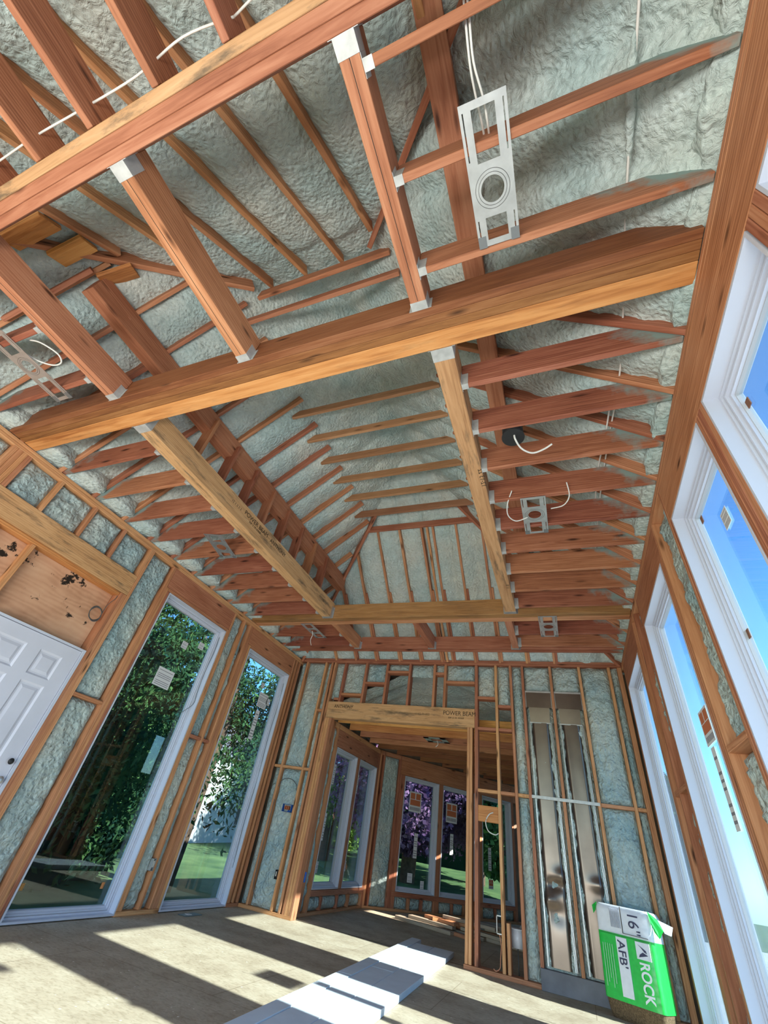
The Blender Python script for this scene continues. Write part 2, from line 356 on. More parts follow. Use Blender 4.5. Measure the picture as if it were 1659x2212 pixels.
# ------------------------------------------------------------------ floor and shell
struct(bx('floor', (-4.75, 1.10), (-1.15, 13.8), (-0.04, 0.0), FLOOR, bev=0))
HEAD = 3.44
def wall_shell(name, F, a0, a1, zt, holes, n0=0.14, th=0.03, mat=SHEATH):
    m = MB(); edges = sorted({a0, a1} | {h[0] for h in holes} | {h[1] for h in holes})
    for l, r in zip(edges[:-1], edges[1:]):
        mid = (l + r) / 2; zs = sorted([(h[2], h[3]) for h in holes if h[0] < mid < h[1]]); z = -0.04
        for q0, q1 in zs:
            if q0 > z: m.box((l, r), (n0, n0 + th), (z, q0), F)
            z = q1
        if z < zt: m.box((l, r), (n0, n0 + th), (z, zt), F)
    return struct(m.build(name, mat))
WL = [(3.41, 4.60), (5.225, 6.47)]
WR = [(-0.35, 0.79), (0.93, 1.77), (1.91, 2.80), (3.39, 4.565), (5.29, 6.50)]
wall_shell('wall_left', LF, -1.1, 7.0, 3.75, [(q0, q1, 0.0, 3.06) for q0, q1 in WL] + [(1.86, 2.84, 0, 2.07)])
wall_shell('wall_right', RF, -1.1, 7.0, 3.75, [(q0, q1, 0.0, 3.06) for q0, q1 in WR])
wall_shell('wall_far', FF, -4.62, 1.04, 3.75, [(-3.70, -0.50, 0.0, 3.38)])
BK = frame((0, -0.98, 0), (1, 0, 0), (0, -1, 0))
wall_shell('wall_back', BK, -4.62, 1.04, 3.75, [(-4.2, 0.6, 0.02, 2.9)])  # opening invented to let the fill light in
# roof deck (hip) a little above the foam
S = 0.86
def roofpt(x, y): return HEAD + S * min(x + 4.475, 0.895 - x, y + 0.97, 6.75 - y)
rv = []; X0, X1, Y0, Y1 = -4.70, 1.12, -1.195, 6.975; xm = -1.79; rr_ = 2.685 + 0.225
for dz in (0.24, 0.30):
    z0 = HEAD - S * 0.225 + dz; zr = HEAD + S * 2.685 + dz
    rv += [(X0, Y0, z0), (X1, Y0, z0), (X1, Y1, z0), (X0, Y1, z0), (xm, Y0 + rr_, zr), (xm, Y1 - rr_, zr)]
rf = []
for o_ in (0, 6): rf += [tuple(o_ + i for i in q) for q in ((0, 1, 4), (1, 2, 5, 4), (2, 3, 5), (3, 0, 4, 5))]
rf += [(0, 1, 7, 6), (1, 2, 8, 7), (2, 3, 9, 8), (3, 0, 6, 9)]
struct(mesh('ceiling', rv, rf, SHEATH))

# ------------------------------------------------------------------ roof foam: one continuous coat per roof slope
def plane_axes(side):
    # origin of eave line at interior wall, along vector, inward horizontal vector
    return {'left': (Vector((-4.475, -0.97, HEAD)), Vector((0, 1, 0)), Vector((1, 0, 0)), 7.72),
            'right': (Vector((0.895, -0.97, HEAD)), Vector((0, 1, 0)), Vector((-1, 0, 0)), 7.72),
            'near': (Vector((-4.475, -0.97, HEAD)), Vector((1, 0, 0)), Vector((0, 1, 0)), 5.37),
            'far': (Vector((-4.475, 6.75, HEAD)), Vector((1, 0, 0)), Vector((0, -1, 0)), 5.37)}[side]
def slope_foam(side, phase, off=0.055, smoothfac=1.0, seed=1):
    O, A, I, L = plane_axes(side); n = (Vector((0, 0, 1)) - I * S).normalized()
    T = 2.80; rows = 80; cols = int(L / 0.045); vs, fs = [], []
    for r_ in range(rows + 1):
        t = -0.16 + (T + 0.16) * r_ / rows; lo = min(max(t - 0.12, -0.16), L / 2); hi = L - lo
        for k in range(cols + 1):
            s_ = lo + (hi - lo) * k / cols
            p = O + A * s_ + I * t + Vector((0, 0, S * t))
            ph = ((s_ - phase) / 0.4064) % 1.0
            prof = abs(math.sin(math.pi * (ph ** 0.75))) ** 0.7
            q = p * 5.0 + Vector((seed, 0, 0))
            nz = noise.noise(q) * 0.018 + noise.noise(q * 2.4) * 0.009 + noise.noise(q * 5.1) * 0.005 + noise.noise(p * 1.3) * 0.03
            h = off + 0.05 - prof * 0.078 * smoothfac * (0.6 if t > 1.9 else 1.0) - nz
            vs.append(p + n * h)
    for r_ in range(rows):
        for k in range(cols):
            q = r_ * (cols + 1) + k; fs.append((q, q + 1, q + cols + 2, q + cols + 1))
    return mesh('spray_foam', vs, fs, FOAM, smooth=True)
YJ = [1.612 + 0.4064 * k for k in range(9)]            # ceiling joist centre lines beyond the crossbeam
tag(slope_foam('left', 0.97 + 1.572, seed=1), 'mint green spray foam coating the roof slope above the left windows', 'insulation', kind='stuff')
tag(slope_foam('right', 0.97 + 1.572, off=0.05, seed=9), 'grey green spray foam coating the roof slope above the right windows', 'insulation', kind='stuff')
tag(slope_foam('near', 4.475 - 1.08, seed=17), 'mint spray foam strips on the near hip slope overhead', 'insulation', kind='stuff')
tag(slope_foam('far', 4.475 - 1.75, seed=31), 'pale mint spray foam strips on the far hip slope', 'insulation', kind='stuff')

def rafter(side, s_, t0, t1, wd=0.038, h=0.13, label='', group=None, mat=FIR, drop=0.0):
    O, A, I, L = plane_axes(side); n = (Vector((0, 0, 1)) - I * S).normalized()
    f = lambda t: O + A * s_ + I * t + Vector((0, 0, S * t)) + n * (h / 2 - drop)
    return tag(mem('rafter', f(t0), f(t1), wd, h, mat, up=n), label, 'rafter', group)
# left and right slopes
for side, nm in (('left', 'left roof slope'), ('right', 'right roof slope')):
    for k in range(-6, 13):
        y = 1.572 + 0.4064 * k; s_ = y + 0.97
        t1 = min(s_, 7.72 - s_, 1.98 if side == 'left' else 1.80) - 0.06
        if t1 < 0.3: continue
        if k < 0: where = '%s one before the big crossbeam' % ordn[-k - 1]
        else: where = '%s one beyond the big crossbeam' % ordn[k]
        dr = 0.0 if not (side == 'right' and k < 0) else -0.13
        rafter(side, s_, -0.05, t1, label='red-brown rafter rising up the %s, %s' % (nm, where), group='%s rafters' % nm, drop=dr)
for k in range(-8, 7):
    x = -1.08 + 0.4064 * (k - 3); s_ = x + 4.475
    t1 = min(s_, 5.37 - s_, 2.12) - (0.0 if 2.1 < s_ < 3.3 else 0.05)
    if t1 < 0.35 or s_ < 0: continue
    rafter('near', s_, -0.05, t1, wd=0.042, mat=STD, label='narrow rafter rising away up the near hip slope, %s from the left' % ordn[k + 8], group='near hip rafters')
FX = [-3.75, -3.35, -2.95, -2.51, -2.13, -1.76, -1.665, -1.57, -1.20, -0.81, -0.40, 0.0]
for k, x in enumerate(FX):
    s_ = x + 4.475; t1 = min(s_, 5.37 - s_, 1.80) - 0.03
    if t1 < 0.35: continue
    rafter('far', s_, -0.05, t1, wd=0.036, mat=STD, label='slim rafter on the far hip slope, %s from the left' % ordn[k], group='far hip rafters')
    if 0.8 < t1 and x not in (-1.665,):
        rafter('far', s_ + 0.035, -0.05, 0.95, wd=0.034, h=0.13, drop=-0.01, label='short scab board nailed beside a far hip rafter, %s from the left' % ordn[k], group='far hip scab boards')
def hip(c0, d, name_, t1=2.02):
    n = Vector((0, 0, 1)); p = Vector((*c0, HEAD)); q = p + Vector((d[0], d[1], S)) * t1
    tag(mem('hip_rafter', p + Vector((0, 0, 0.03)), q + Vector((0, 0, 0.03)), 0.045, 0.17, FIR), name_, 'rafter')
hip((-4.475, -0.97), (1, 1), 'diagonal hip rafter in the upper left corner of the roof')
hip((0.895, -0.97), (-1, 1), 'diagonal hip rafter in the upper right corner, half buried in foam')
hip((-4.475, 6.75), (1, -1), 'diagonal hip rafter at the far left of the vaulted ceiling')
hip((0.895, 6.75), (-1, -1), 'diagonal hip rafter at the far right of the vaulted ceiling')
tag(bx('header_board', (-2.68, -0.90), (4.93, 4.97), (4.93, 5.03), FIR), 'short level board across the top of the far hip slope', 'board')
tag(bx('header_board', (-2.42, -0.98), (1.14, 1.18), (5.10, 5.24), FIR), 'level board across the top of the near hip rafters', 'board')
tag(bx('header_board', (-2.66, -0.92), (1.29, 1.33), (4.97, 5.06), FIR), 'thin level board just behind the top board of the near hip', 'board')
for k in range(6):
    y = 2.48 + 0.4064 * k + 0.02
    tag(bx('collar_tie', (-2.74, -0.84), (y, y + 0.038), (4.94, 5.05), TIE), 'high collar tie over the middle tray, %s beyond the big crossbeam' % ordn[k], 'tie', 'collar ties across the vault')
# purlins and their struts
o = bx('purlin', (-3.41, -3.27), (0.42, 5.62), (4.24, 4.476), FIR); tag(o, 'long built-up purlin under the left roof slope', 'beam')
o = bx('purlin', (-0.30, -0.157), (-0.55, 5.55), (4.24, 4.476), FIR); tag(o, 'wide plank-like purlin under the right roof slope', 'beam')
for k in range(1, 12):
    y = 1.572 + 0.4064 * (k + 0) - 0.406 * 0
    y = 1.592 + 0.4064 * (k - 0)
    if y > 5.0: break
    mem_ = mem('strut', (-3.29, y, 3.655), (-3.29, y, 4.40), 0.038, 0.14, FIR, up=(1, 0, 0))
    tag(mem_, 'short upright strut between the left beam and purlin, %s beyond the crossbeam' % ordn[k - 1], 'strut', 'struts under the left purlin')
for k, y in enumerate((0.33, 0.75, 1.17)):
    tag(mem('strut', (-3.95, y, 3.90), (-3.30, y, 4.40), 0.038, 0.12, FIR), 'slanted brace rising to the near end of the left purlin, %s from the near end' % ordn[k], 'strut', 'braces at the near end of the left purlin')

# ------------------------------------------------------------------ ceiling framing at 3.44 m
ZB = HEAD
for k in range(3):
    y = 1.035 + 0.05 * k
    tag(bx('header_beam', (-4.475, 0.895), (y, y + 0.049), (ZB, ZB + 0.235), (DKF, DKF, DKF)[k]), 'one ply of the triple crossbeam spanning wall to wall, %s ply from the near side' % ordn[k], 'beam', 'triple crossbeam plies')
o = tag(bx('glulam_beam', (-4.475, 0.895), (1.186, 1.30), (ZB, ZB + 0.235), ORG), 'bright orange glued beam on the far side of the big crossbeam', 'beam')
def stamp(parent, s, size, loc, xdir, ydir, st=1.0):
    x = Vector(xdir); y = Vector(ydir); z = x.cross(y); M = Matrix((x, y, z)).transposed().to_4x4(); M.translation = Vector(loc)
    return text('stamp', s, size, M, INK, parent, st)
for k in range(3):
    y = -0.24 + 0.047 * k
    tag(bx('header_beam', (-4.475, 0.895), (y, y + 0.046), (ZB, ZB + 0.235), (PAL, FIR, FIR)[k]), 'one ply of the triple beam crossing the top left corner, %s from the top' % ordn[k], 'beam', 'near triple beam plies')
for k in range(2):
    y = 5.03 + 0.111 * k
    tag(bx('header_beam', (-4.475, 0.895), (y, y + 0.11), (ZB, ZB + 0.215), (DKO, FIR)[k]), ('orange near ply' if k == 0 else 'brown far ply') + ' of the far crossbeam at the end of the long beams', 'beam', 'far crossbeam plies')
def hanger(parent, cx, cy, axis, wd, sgn, z=ZB, h=0.10, L=0.045, mat=STEEL, side=0.02):
    """U shaped strap under a beam end. axis 'x' or 'y' = beam direction, sgn = direction from support into the span"""
    m = MB(); g = 0.0022
    if axis == 'y':
        y0, y1 = sorted((cy, cy + sgn * L))
        m.box((cx - wd / 2 - g, cx + wd / 2 + g), (y0, y1), (z - g, z))
        for q in (-1, 1):
            xa = cx + q * (wd / 2 + g / 2)
            m.box((xa - g / 2, xa + g / 2), (y0, y1), (z, z + h))
            m.box((min(xa, xa + q * side), max(xa, xa + q * side)), tuple(sorted((cy, cy + sgn * g))), (z, z + h))
    else:
        x0, x1 = sorted((cx, cx + sgn * L))
        m.box((x0, x1), (cy - wd / 2 - g, cy + wd / 2 + g), (z - g, z))
        for q in (-1, 1):
            ya = cy + q * (wd / 2 + g / 2)
            m.box((x0, x1), (ya - g / 2, ya + g / 2), (z, z + h))
            m.box(tuple(sorted((cx, cx + sgn * g))), (min(ya, ya + q * side), max(ya, ya + q * side)), (z, z + h))
    return m.build('joist_hanger', mat, parent)
# long power beams
pl_ = tag(bx('power_beam', (-3.155, -3.02), (1.302, 5.028), (ZB, ZB + 0.235), PAL), 'long weathered beam with printed lettering, left of the middle tray', 'beam')
hanger(pl_, -3.0875, 1.302, 'y', 0.135, 1, L=0.075, h=0.14); hanger(pl_, -3.0875, 5.028, 'y', 0.135, -1, L=0.06, h=0.17, mat=GALV)
pr_ = tag(bx('power_beam', (-0.515, -0.38), (1.302, 5.028), (ZB, ZB + 0.235), PAL), 'long weathered beam right of the middle tray carrying the red joists', 'beam')
hanger(pr_, -0.4475, 1.302, 'y', 0.135, 1, L=0.085, h=0.14); hanger(pr_, -0.4475, 5.028, 'y', 0.135, -1, L=0.06, h=0.17, mat=GALV)
YP, ZP = Vector((0, 1, 0)), Vector((0, 0, 1))
stamp(pl_, 'POWER BEAM', 0.075, (-3.0185, 2.69, 3.575), YP, ZP, 1.0)
stamp(pl_, '30F-2.1E-3000F', 0.034, (-3.0185, 2.80, 3.535), YP, ZP, 1.1)
stamp(pl_, 'ANTHONY', 0.075, (-3.0185, 3.22, 3.565), YP, ZP, 0.95)
stamp(pl_, '12 1 2 2 2', 0.038, (-3.0185, 2.46, 3.565), YP, ZP, 1.1)
stamp(pl_, '12-13 22', 0.045, (-3.0185, 4.55, 3.54), YP, ZP, 1.0)
stamp(pr_, '12-13 22', 0.06, (-0.41, 2.62, ZB - 0.0015), (0, -1, 0), (1, 0, 0), 1.0)
stamp(pr_, '11 8', 0.05, (-0.42, 4.38, ZB - 0.0015), (0, -1, 0), (1, 0, 0), 1.0)
# doubled beams between the two crossbeams
XD = [(-3.13, -3.04), (-1.83, -1.74), (-0.555, -0.462)]
nmD = ['left', 'middle', 'right']
DB = []
for k, (x0, x1) in enumerate(XD):
    o = tag(bx('trimmer_beam', (x0, x1), (-0.10, 1.034), (ZB, ZB + 0.235), FIR), 'doubled red fir beam between the near and main crossbeams, the %s one of three' % nmD[k], 'beam', 'doubled beams near the camera')
    hanger(o, (x0 + x1) / 2, -0.10, 'y', x1 - x0, 1, L=0.07, h=0.12); hanger(o, (x0 + x1) / 2, 1.034, 'y', x1 - x0, -1, L=0.05, h=0.12)
    mb = MB(); mb.box(((x0 + x1) / 2 - 0.0015, (x0 + x1) / 2 + 0.0015), (-0.03, 0.98), (ZB - 0.0008, ZB + 0.004)); mb.build('seam', DARK, o)
    DB.append(o)
    o = tag(bx('trimmer_beam', (x0 + 0.0, x1 + 0.0), (5.252, 6.20), (ZB, ZB + 0.19), FIR), 'short stub beam beyond the far crossbeam, the %s one of three' % nmD[k], 'beam', 'stub beams at the far end')
    hanger(o, (x0 + x1) / 2, 6.20, 'y', x1 - x0, -1, L=0.05, h=0.12, mat=GALV)
# joists
def joist(x0, x1, y, label, group, hx=None, hs=1, h=0.235, wd=0.038):
    o = tag(bx('ceiling_joist', (x0, x1), (y - wd / 2, y + wd / 2), (ZB, ZB + h), JST), label, 'joist', group)
    if hx is not None: hanger(o, hx, y, 'x', wd, hs, L=0.045, h=0.12)
    return o
for k, y in enumerate(YJ):
    joist(-0.379, 0.895, y, 'red ceiling joist from the right long beam to the window wall, %s beyond the crossbeam' % ordn[k], 'right side ceiling joists', -0.379, 1)
    joist(-4.475, -3.156, y, 'brown ceiling joist from the left wall to the printed beam, %s beyond the crossbeam' % ordn[k], 'left side ceiling joists', -3.156, -1)
for k, y in enumerate((0.011, 0.415, 0.835)):
    joist(-0.461, 0.895, y, 'near ceiling joist right of the doubled beams, %s from the near crossbeam' % ordn[k], 'near right ceiling joists', -0.461, 1)
    joist(-4.475, -3.131, y, 'near ceiling joist on the far left, %s from the near crossbeam' % ordn[k], 'near left ceiling joists', -3.131, -1)
for k, y in enumerate((5.66, 6.07)):
    joist(-0.461, 0.895, y, 'red joist beyond the far crossbeam on the right, %s behind it' % ordn[k], 'far right joists', -0.461, 1, 0.19)
    joist(-4.475, -3.131, y, 'brown joist beyond the far crossbeam on the left, %s behind it' % ordn[k], 'far left joists', -3.131, -1, 0.19)
tag(bx('rim_joist', (-4.475, 0.895), (6.27, 6.31), (ZB, ZB + 0.19), JST), 'last full-width joist in front of the far wall', 'joist')
tag(bx('rim_joist', (-3.04, 0.895), (6.202, 6.242), (ZB + 0.02, ZB + 0.21), FIR), 'red board carrying the three stub beams near the far wall', 'joist')
for k, x in enumerate((-4.22, -3.81, -3.41, -3.0, -2.6, -2.19, -1.80, -1.375, -0.98, -0.57, -0.16, 0.25, 0.66)):
    tag(bx('ceiling_joist', (x - 0.019, x + 0.019), (-0.98, -0.242), (ZB, ZB + 0.235), JST), 'deep joist running toward the camera above the near crossbeam, %s from the left' % ordn[k], 'joist', 'joists behind the near crossbeam')
# sheathing-like blocks near the left purlin's near end
for k in range(3):
    p, q = [((-3.60, -0.05, 4.17), (-3.16, -0.045, 4.235)), ((-3.46, 0.168, 4.31), (-3.15, 0.17, 4.41)), ((-3.33, 0.43, 4.43), (-3.08, 0.475, 4.59))][k]
    tag(mem('blocking', p, q, 0.17, 0.035, ORG, up=(0, -S, 1)), 'flat orange block between rafters by the upper left hip, %s from the bottom' % ordn[k], 'blocking', 'blocks by the upper left hip')

# eave foam: lumps between joists along both side walls
def eave_foam(side):
    vs, fs = [], []
    O = -4.475 if side == 'left' else 0.895; sg = 1 if side == 'left' else -1
    ny = int(7.7 / 0.03); nt_ = 15
    for i in range(ny + 1):
        y = -0.95 + 7.67 * i / ny
        ph = ((y - (YJ[0])) / 0.4064) % 1.0; b_ = abs(math.sin(math.pi * ph)) ** 0.5
        R_ = (0.10 + 0.15 * b_ if side == 'left' else 0.07 + 0.06 * b_) + 0.04 * noise.noise(Vector((y * 1.3, 3, 0)))
        for k in range(nt_ + 1):
            th = math.pi / 2 * k / nt_
            rx = R_ * math.cos(th) ** 0.8 if k < nt_ else 0; rz = 0.035 + 0.30 * math.sin(th)
            p = Vector((O + sg * (rx - 0.06), y, HEAD + rz + (1 - b_) * 0.03))
            q = p * 11; nz = noise.noise(q) * 0.022 + noise.noise(q * 2.3) * 0.014
            vs.append(p + Vector((sg * nz, 0, -nz * 0.5)))
    # underside back to the plate
    for i in range(ny):
        for k in range(nt_):
            q = i * (nt_ + 1) + k; fs.append((q, q + 1, q + nt_ + 2, q + nt_ + 1))
    n0 = len(vs)
    for i in range(ny + 1):
        p = vs[i * (nt_ + 1)]; vs.append(Vector((O - sg * 0.08, p.y, HEAD + 0.03)))
    for i in range(ny): fs.append((i * (nt_ + 1), (i + 1) * (nt_ + 1), n0 + i + 1, n0 + i))
    return mesh('eave_foam', vs, fs, FOAM, smooth=True)
tag(eave_foam('left'), 'lumpy spray foam packed along the eave above the left wall', 'insulation', kind='stuff')
tag(eave_foam('right'), 'lumpy spray foam packed along the eave above the right windows', 'insulation', kind='stuff')
def eave_far():
    vs, fs = [], []; n = 170
    for i in range(n + 1):
        x = -4.47 + 5.36 * i / n; ph = ((x + 4.28) / 0.405) % 1.0; b_ = abs(math.sin(math.pi * ph)) ** 0.5
        for k in range(9):
            z = 3.47 + 0.24 * k / 8; q = Vector((x * 11, z * 11, 5)); nz = noise.noise(q) * 0.02 + noise.noise(q * 2.2) * 0.012
            vs.append(Vector((x, 6.80 - 0.07 * b_ * math.sin(math.pi * k / 8) - nz - 0.02 * k * 0.3, z)))
    for i in range(n):
        for k in range(8): q = i * 9 + k; fs.append((q, q + 1, q + 10, q + 9))
    return mesh('eave_foam', vs, fs, FOAM, smooth=True)
tag(eave_far(), 'row of foam pillows between rafter ends above the far wall', 'insulation', kind='stuff')

# ------------------------------------------------------------------ wall plates
for nm, F, a0, a1, zt in (('left', LF, -1.0, 6.89, 3.44), ('right', RF, -1.0, 6.89, 3.44), ('far', FF, -4.475, 0.895, 3.475)):
    for k in range(2):
        fb('top_plate', F, (a0, a1), (0.0, D), (zt - 0.036 * (k + 1), zt - 0.036 * k - 0.002), (STD if nm == 'left' else FIR), '%s plate board along the top of the %s wall' % (('upper', 'lower')[k], nm), 'plate', '%s wall top plates' % nm)

# ------------------------------------------------------------------ windows
def sticker_logo(F, a, z, w_, h_, n, parent, orange=True, lab=None):
    s = bx('sticker', (a, a + w_), (n - 0.001, n), (z, z + h_), PAPER, parent, 0, F)
    m = MB()
    if orange:
        m.box((a + w_ * .08, a + w_ * .92), (n - 0.0018, n - 0.001), (z + h_ * .32, z + h_ * .60), F)
        m.box((a + w_ * .08, a + w_ * .46), (n - 0.0018, n - 0.001), (z + h_ * .63, z + h_ * .93), F)
        m.box((a + w_ * .54, a + w_ * .92), (n - 0.0018, n - 0.001), (z + h_ * .63, z + h_ * .93), F)
        m.build('print', ORSTK, s); m = MB()
        # word across the bottom: mirrored as seen from inside
        for k in range(8): m.box((a + w_ * (.08 + .106 * k), a + w_ * (.15 + .106 * k)), (n - 0.0018, n - 0.001), (z + h_ * .08, z + h_ * .24), F)
        m.build('lettering', PRINT, s)
    else:
        for k in range(9):
            if k % 4 == 3: continue
            zz = z + h_ * (0.08 + 0.095 * k); m.box((a + w_ * .08, a + w_ * .92), (n - 0.0018, n - 0.001), (zz, zz + h_ * .035), F)
        m.build('print', PRINT, s)
    return s
wn = [0]
def window(F, a0, a1, z0, z1, label, stickers=(), deep=0.095, steps=True):
    wn[0] += 1; nm = 'window_%d' % wn[0]; g = 0.003
    a0 += g; a1 -= g
    root = bpy.data.objects.new(nm, None); COL.objects.link(root); root.empty_display_size = 0.1
    M = Matrix.Translation(F @ Vector(((a0 + a1) / 2, 0, z0))); root.matrix_basis = M; W[root.name] = M
    root['kind'] = 'structure'; root['label'] = label; root['category'] = 'window'
    def ring(name, i0, i1, d0, d1, mat):
        m = MB()
        m.box((a0 + i0, a0 + i1), (d0, d1), (z0 + i0, z1 - i0), F); m.box((a1 - i1, a1 - i0), (d0, d1), (z0 + i0, z1 - i0), F)
        m.box((a0 + i1, a1 - i1), (d0, d1), (z0 + i0, z0 + i1), F); m.box((a0 + i1, a1 - i1), (d0, d1), (z1 - i1, z1 - i0), F)
        return m.build(name, mat, root)
    ring('jamb_liner', 0.0, 0.016, 0.0, 0.165, WHITE)
    ring('frame', 0.016, 0.030, deep - 0.025, 0.160, WHITE)
    ring('frame', 0.030, 0.035, deep - 0.008, 0.155, GREYV)
    ring('frame', 0.035, 0.047, deep - 0.012, 0.155, WHITE)
    ring('sash', 0.047, 0.064, deep + 0.004, 0.150, WHITE)
    ring('gasket', 0.064, 0.068, deep + 0.020, 0.145, GREYV)
    bx('glass_pane', (a0 + 0.066, a1 - 0.066), (0.132, 0.138), (z0 + 0.066, z1 - 0.066), GLASS, root, 0, F)
    for s in stickers:
        sticker_logo(F, s[0], s[1], s[2], s[3], 0.131, root, s[4] if len(s) > 4 else False)
    return root
window(LF, 3.41, 4.60, 0.01, 3.055, 'tall window nearer the white door on the left wall', [(3.875, 2.075, 0.27, 0.215), (4.05, 2.60, 0.10, 0.09), (4.33, 2.70, 0.10, 0.09), (4.385, 2.865, 0.035, 0.035)])
window(LF, 5.225, 6.47, 0.01, 3.055, 'tall window nearest the far corner on the left wall', [(5.98, 2.40, 0.25, 0.22), (6.02, 1.93, 0.10, 0.42), (6.21, 2.48, 0.10, 0.10), (5.95, 2.68, 0.08, 0.08)])
window(RF, 5.29, 6.50, 0.01, 3.055, 'tall right wall window nearest the far wall')
window(RF, 3.39, 4.565, 0.01, 3.055, 'tall right wall window second from the far wall', [(3.92, 1.88, 0.26, 0.24, True), (4.02, 1.36, 0.10, 0.50), (3.60, 0.9, 0.10, 0.30)])
window(RF, 1.91, 2.80, 0.01, 3.055, 'tall right wall window with two dark pads near its corner', [(2.33, 2.66, 0.10, 0.11)])
window(RF, 0.93, 1.77, 0.01, 3.055, 'tall right wall window in the upper right of the photo')
window(RF, -0.35, 0.79, 0.01, 3.055, 'right wall window closest to the camera')
for F, a, z in ((RF, 2.66, 2.91), (RF, 1.66, 2.86), (RF, 2.70, 2.13), (LF, 3.53, 0.20), (LF, 4.40, 0.20)):
    fr_ = bx('shipping_pad', (a, a + 0.035), (0.128, 0.132), (z, z + 0.05), BROWNP if F is RF else ORG, None, 0, F)
    tag(fr_, {2.91: 'small brown pad in the top corner of the second nearest pane', 2.86: 'brown pad at the top of the nearest big pane', 2.13: 'small brown pad halfway down the pane edge on the right', 0.20: 'tan pad low on the left window glass' + (', left one' if a < 4 else ', right one')}[z], 'pad', 'shipping pads on the glass')

# ------------------------------------------------------------------ left wall framing
def stud(F, a0, a1, z0, z1, label, group, mat=STD, n=(0.0, D), name='wall_stud'):
    return fb(name, F, (a0, a1 - 0.001), n, (z0, z1), mat, label, 'stud', group)
ZT = 3.367
g = 'left wall studs'
stud(LF, 2.840, 2.878, 0, 2.745, 'stud hard against the white door, innermost of the three', g)
stud(LF, 2.878, 2.916, 0, 2.745, 'second of three studs beside the white door', g)
stud(LF, 2.916, 2.956, 0, ZT, 'full-height third stud beside the white door', g)
stud(LF, 3.300, 3.338, 0.04, ZT, 'full-height stud left of the first tall window', g)
stud(LF, 3.338, 3.372, 0.04, 3.095, 'trimmer stud left of the first tall window', g)
stud(LF, 3.372, 3.408, 0.04, 3.058, 'inner trimmer stud touching the first tall window', g, FIR)
stud(LF, 4.602, 4.640, 0.04, 3.095, 'trimmer stud right of the first tall window', g)
stud(LF, 4.640, 4.678, 0.04, ZT, 'full-height stud right of the first tall window', g)
stud(LF, 4.900, 4.938, 0.04, ZT, 'lone stud in the foam between the two left windows', g)
for k in range(4):
    stud(LF, 5.062 + 0.040 * k, 5.100 + 0.040 * k, 0.04, ZT if k < 2 else 3.095, '%s of four stacked studs left of the second tall window' % ordn[k], g)
stud(LF, 6.472, 6.508, 0.04, 3.095, 'trimmer stud right of the second tall window', g)
stud(LF, 6.508, 6.546, 0.04, ZT, 'full stud right of the second tall window', g)
stud(LF, 6.600, 6.636, 0.04, ZT, 'slim stud in the far left corner', g)
stud(LF, 6.705, 6.748, 0.04, ZT, 'corner stud where the left and far walls meet', g)
for a0, a1, l in ((2.956, 3.408, 'between door and first window'), (4.602, 5.222, 'between the two tall windows'), (6.472, 6.748, 'in the far corner')):
    fb('bottom_plate', LF, (a0, a1), (0, D), (0, 0.038), STD, 'bottom plate of the left wall ' + l, 'plate', 'left wall bottom plates')
for a0, a1, l in ((2.957, 3.299, 'between the door and the first tall window'), (4.679, 4.899, 'right of the first tall window'), (4.939, 5.061, 'left of the second window, short')):
    fb('blocking', LF, (a0, a1), (0.0, D), (1.672, 1.708), FIR, 'fire block at mid height ' + l, 'blocking', 'left wall fire blocks')
fb('window_header', LF, (3.34, 4.66), (0.004, D), (3.10, ZT), FIR, 'wide header over the first tall left window', 'header')
fb('window_header', LF, (5.145, 6.545), (0.004, D), (3.10, ZT), FIR, 'wide header over the second tall left window', 'header')
fb('trim_board', LF, (3.375, 4.602), (0.0, D), (3.062, 3.098), STD, 'flat board directly over the first left window', 'board')
fb('trim_board', LF, (5.222, 6.472), (0.0, D), (3.062, 3.098), STD, 'flat board directly over the second left window', 'board')
o = fb('header_beam', LF, (-0.95, 2.915), (0.0, D), (2.748, 2.99), PAL, 'big weathered header above the white door', 'beam')
fb('trim_board', LF, (-0.95, 2.838), (0.02, D), (2.71, 2.746), ORG, 'orange board under the big header above the door', 'board')
for k, a in enumerate((0.42, 0.83, 1.665, 2.085, 2.49, 2.905)):
    stud(LF, a - 0.019, a + 0.019, 2.992, ZT, 'short cripple stud over the door header, %s from the left' % ordn[k], 'cripples over the door header')
for k in range(4):
    stud(LF, 1.145 + 0.046 * k, 1.190 + 0.046 * k, 2.992, ZT, '%s of four short posts carrying the crossbeam end' % ordn[k], 'posts under the crossbeam end', name='post')
o = fb('plywood_sheet', LF, (-0.95, 2.838), (0.120, 0.138), (2.072, 2.71), PLYS, 'tan plywood with black stains above the white door', 'plywood')
for k, a in enumerate((1.845, 1.49, 1.10)):
    stud(LF, a - 0.03, a + 0.01, 2.075, 2.708, 'short stud in front of the plywood above the door, %s from the right' % ordn[k], 'studs on the plywood', n=(0.03, 0.119))
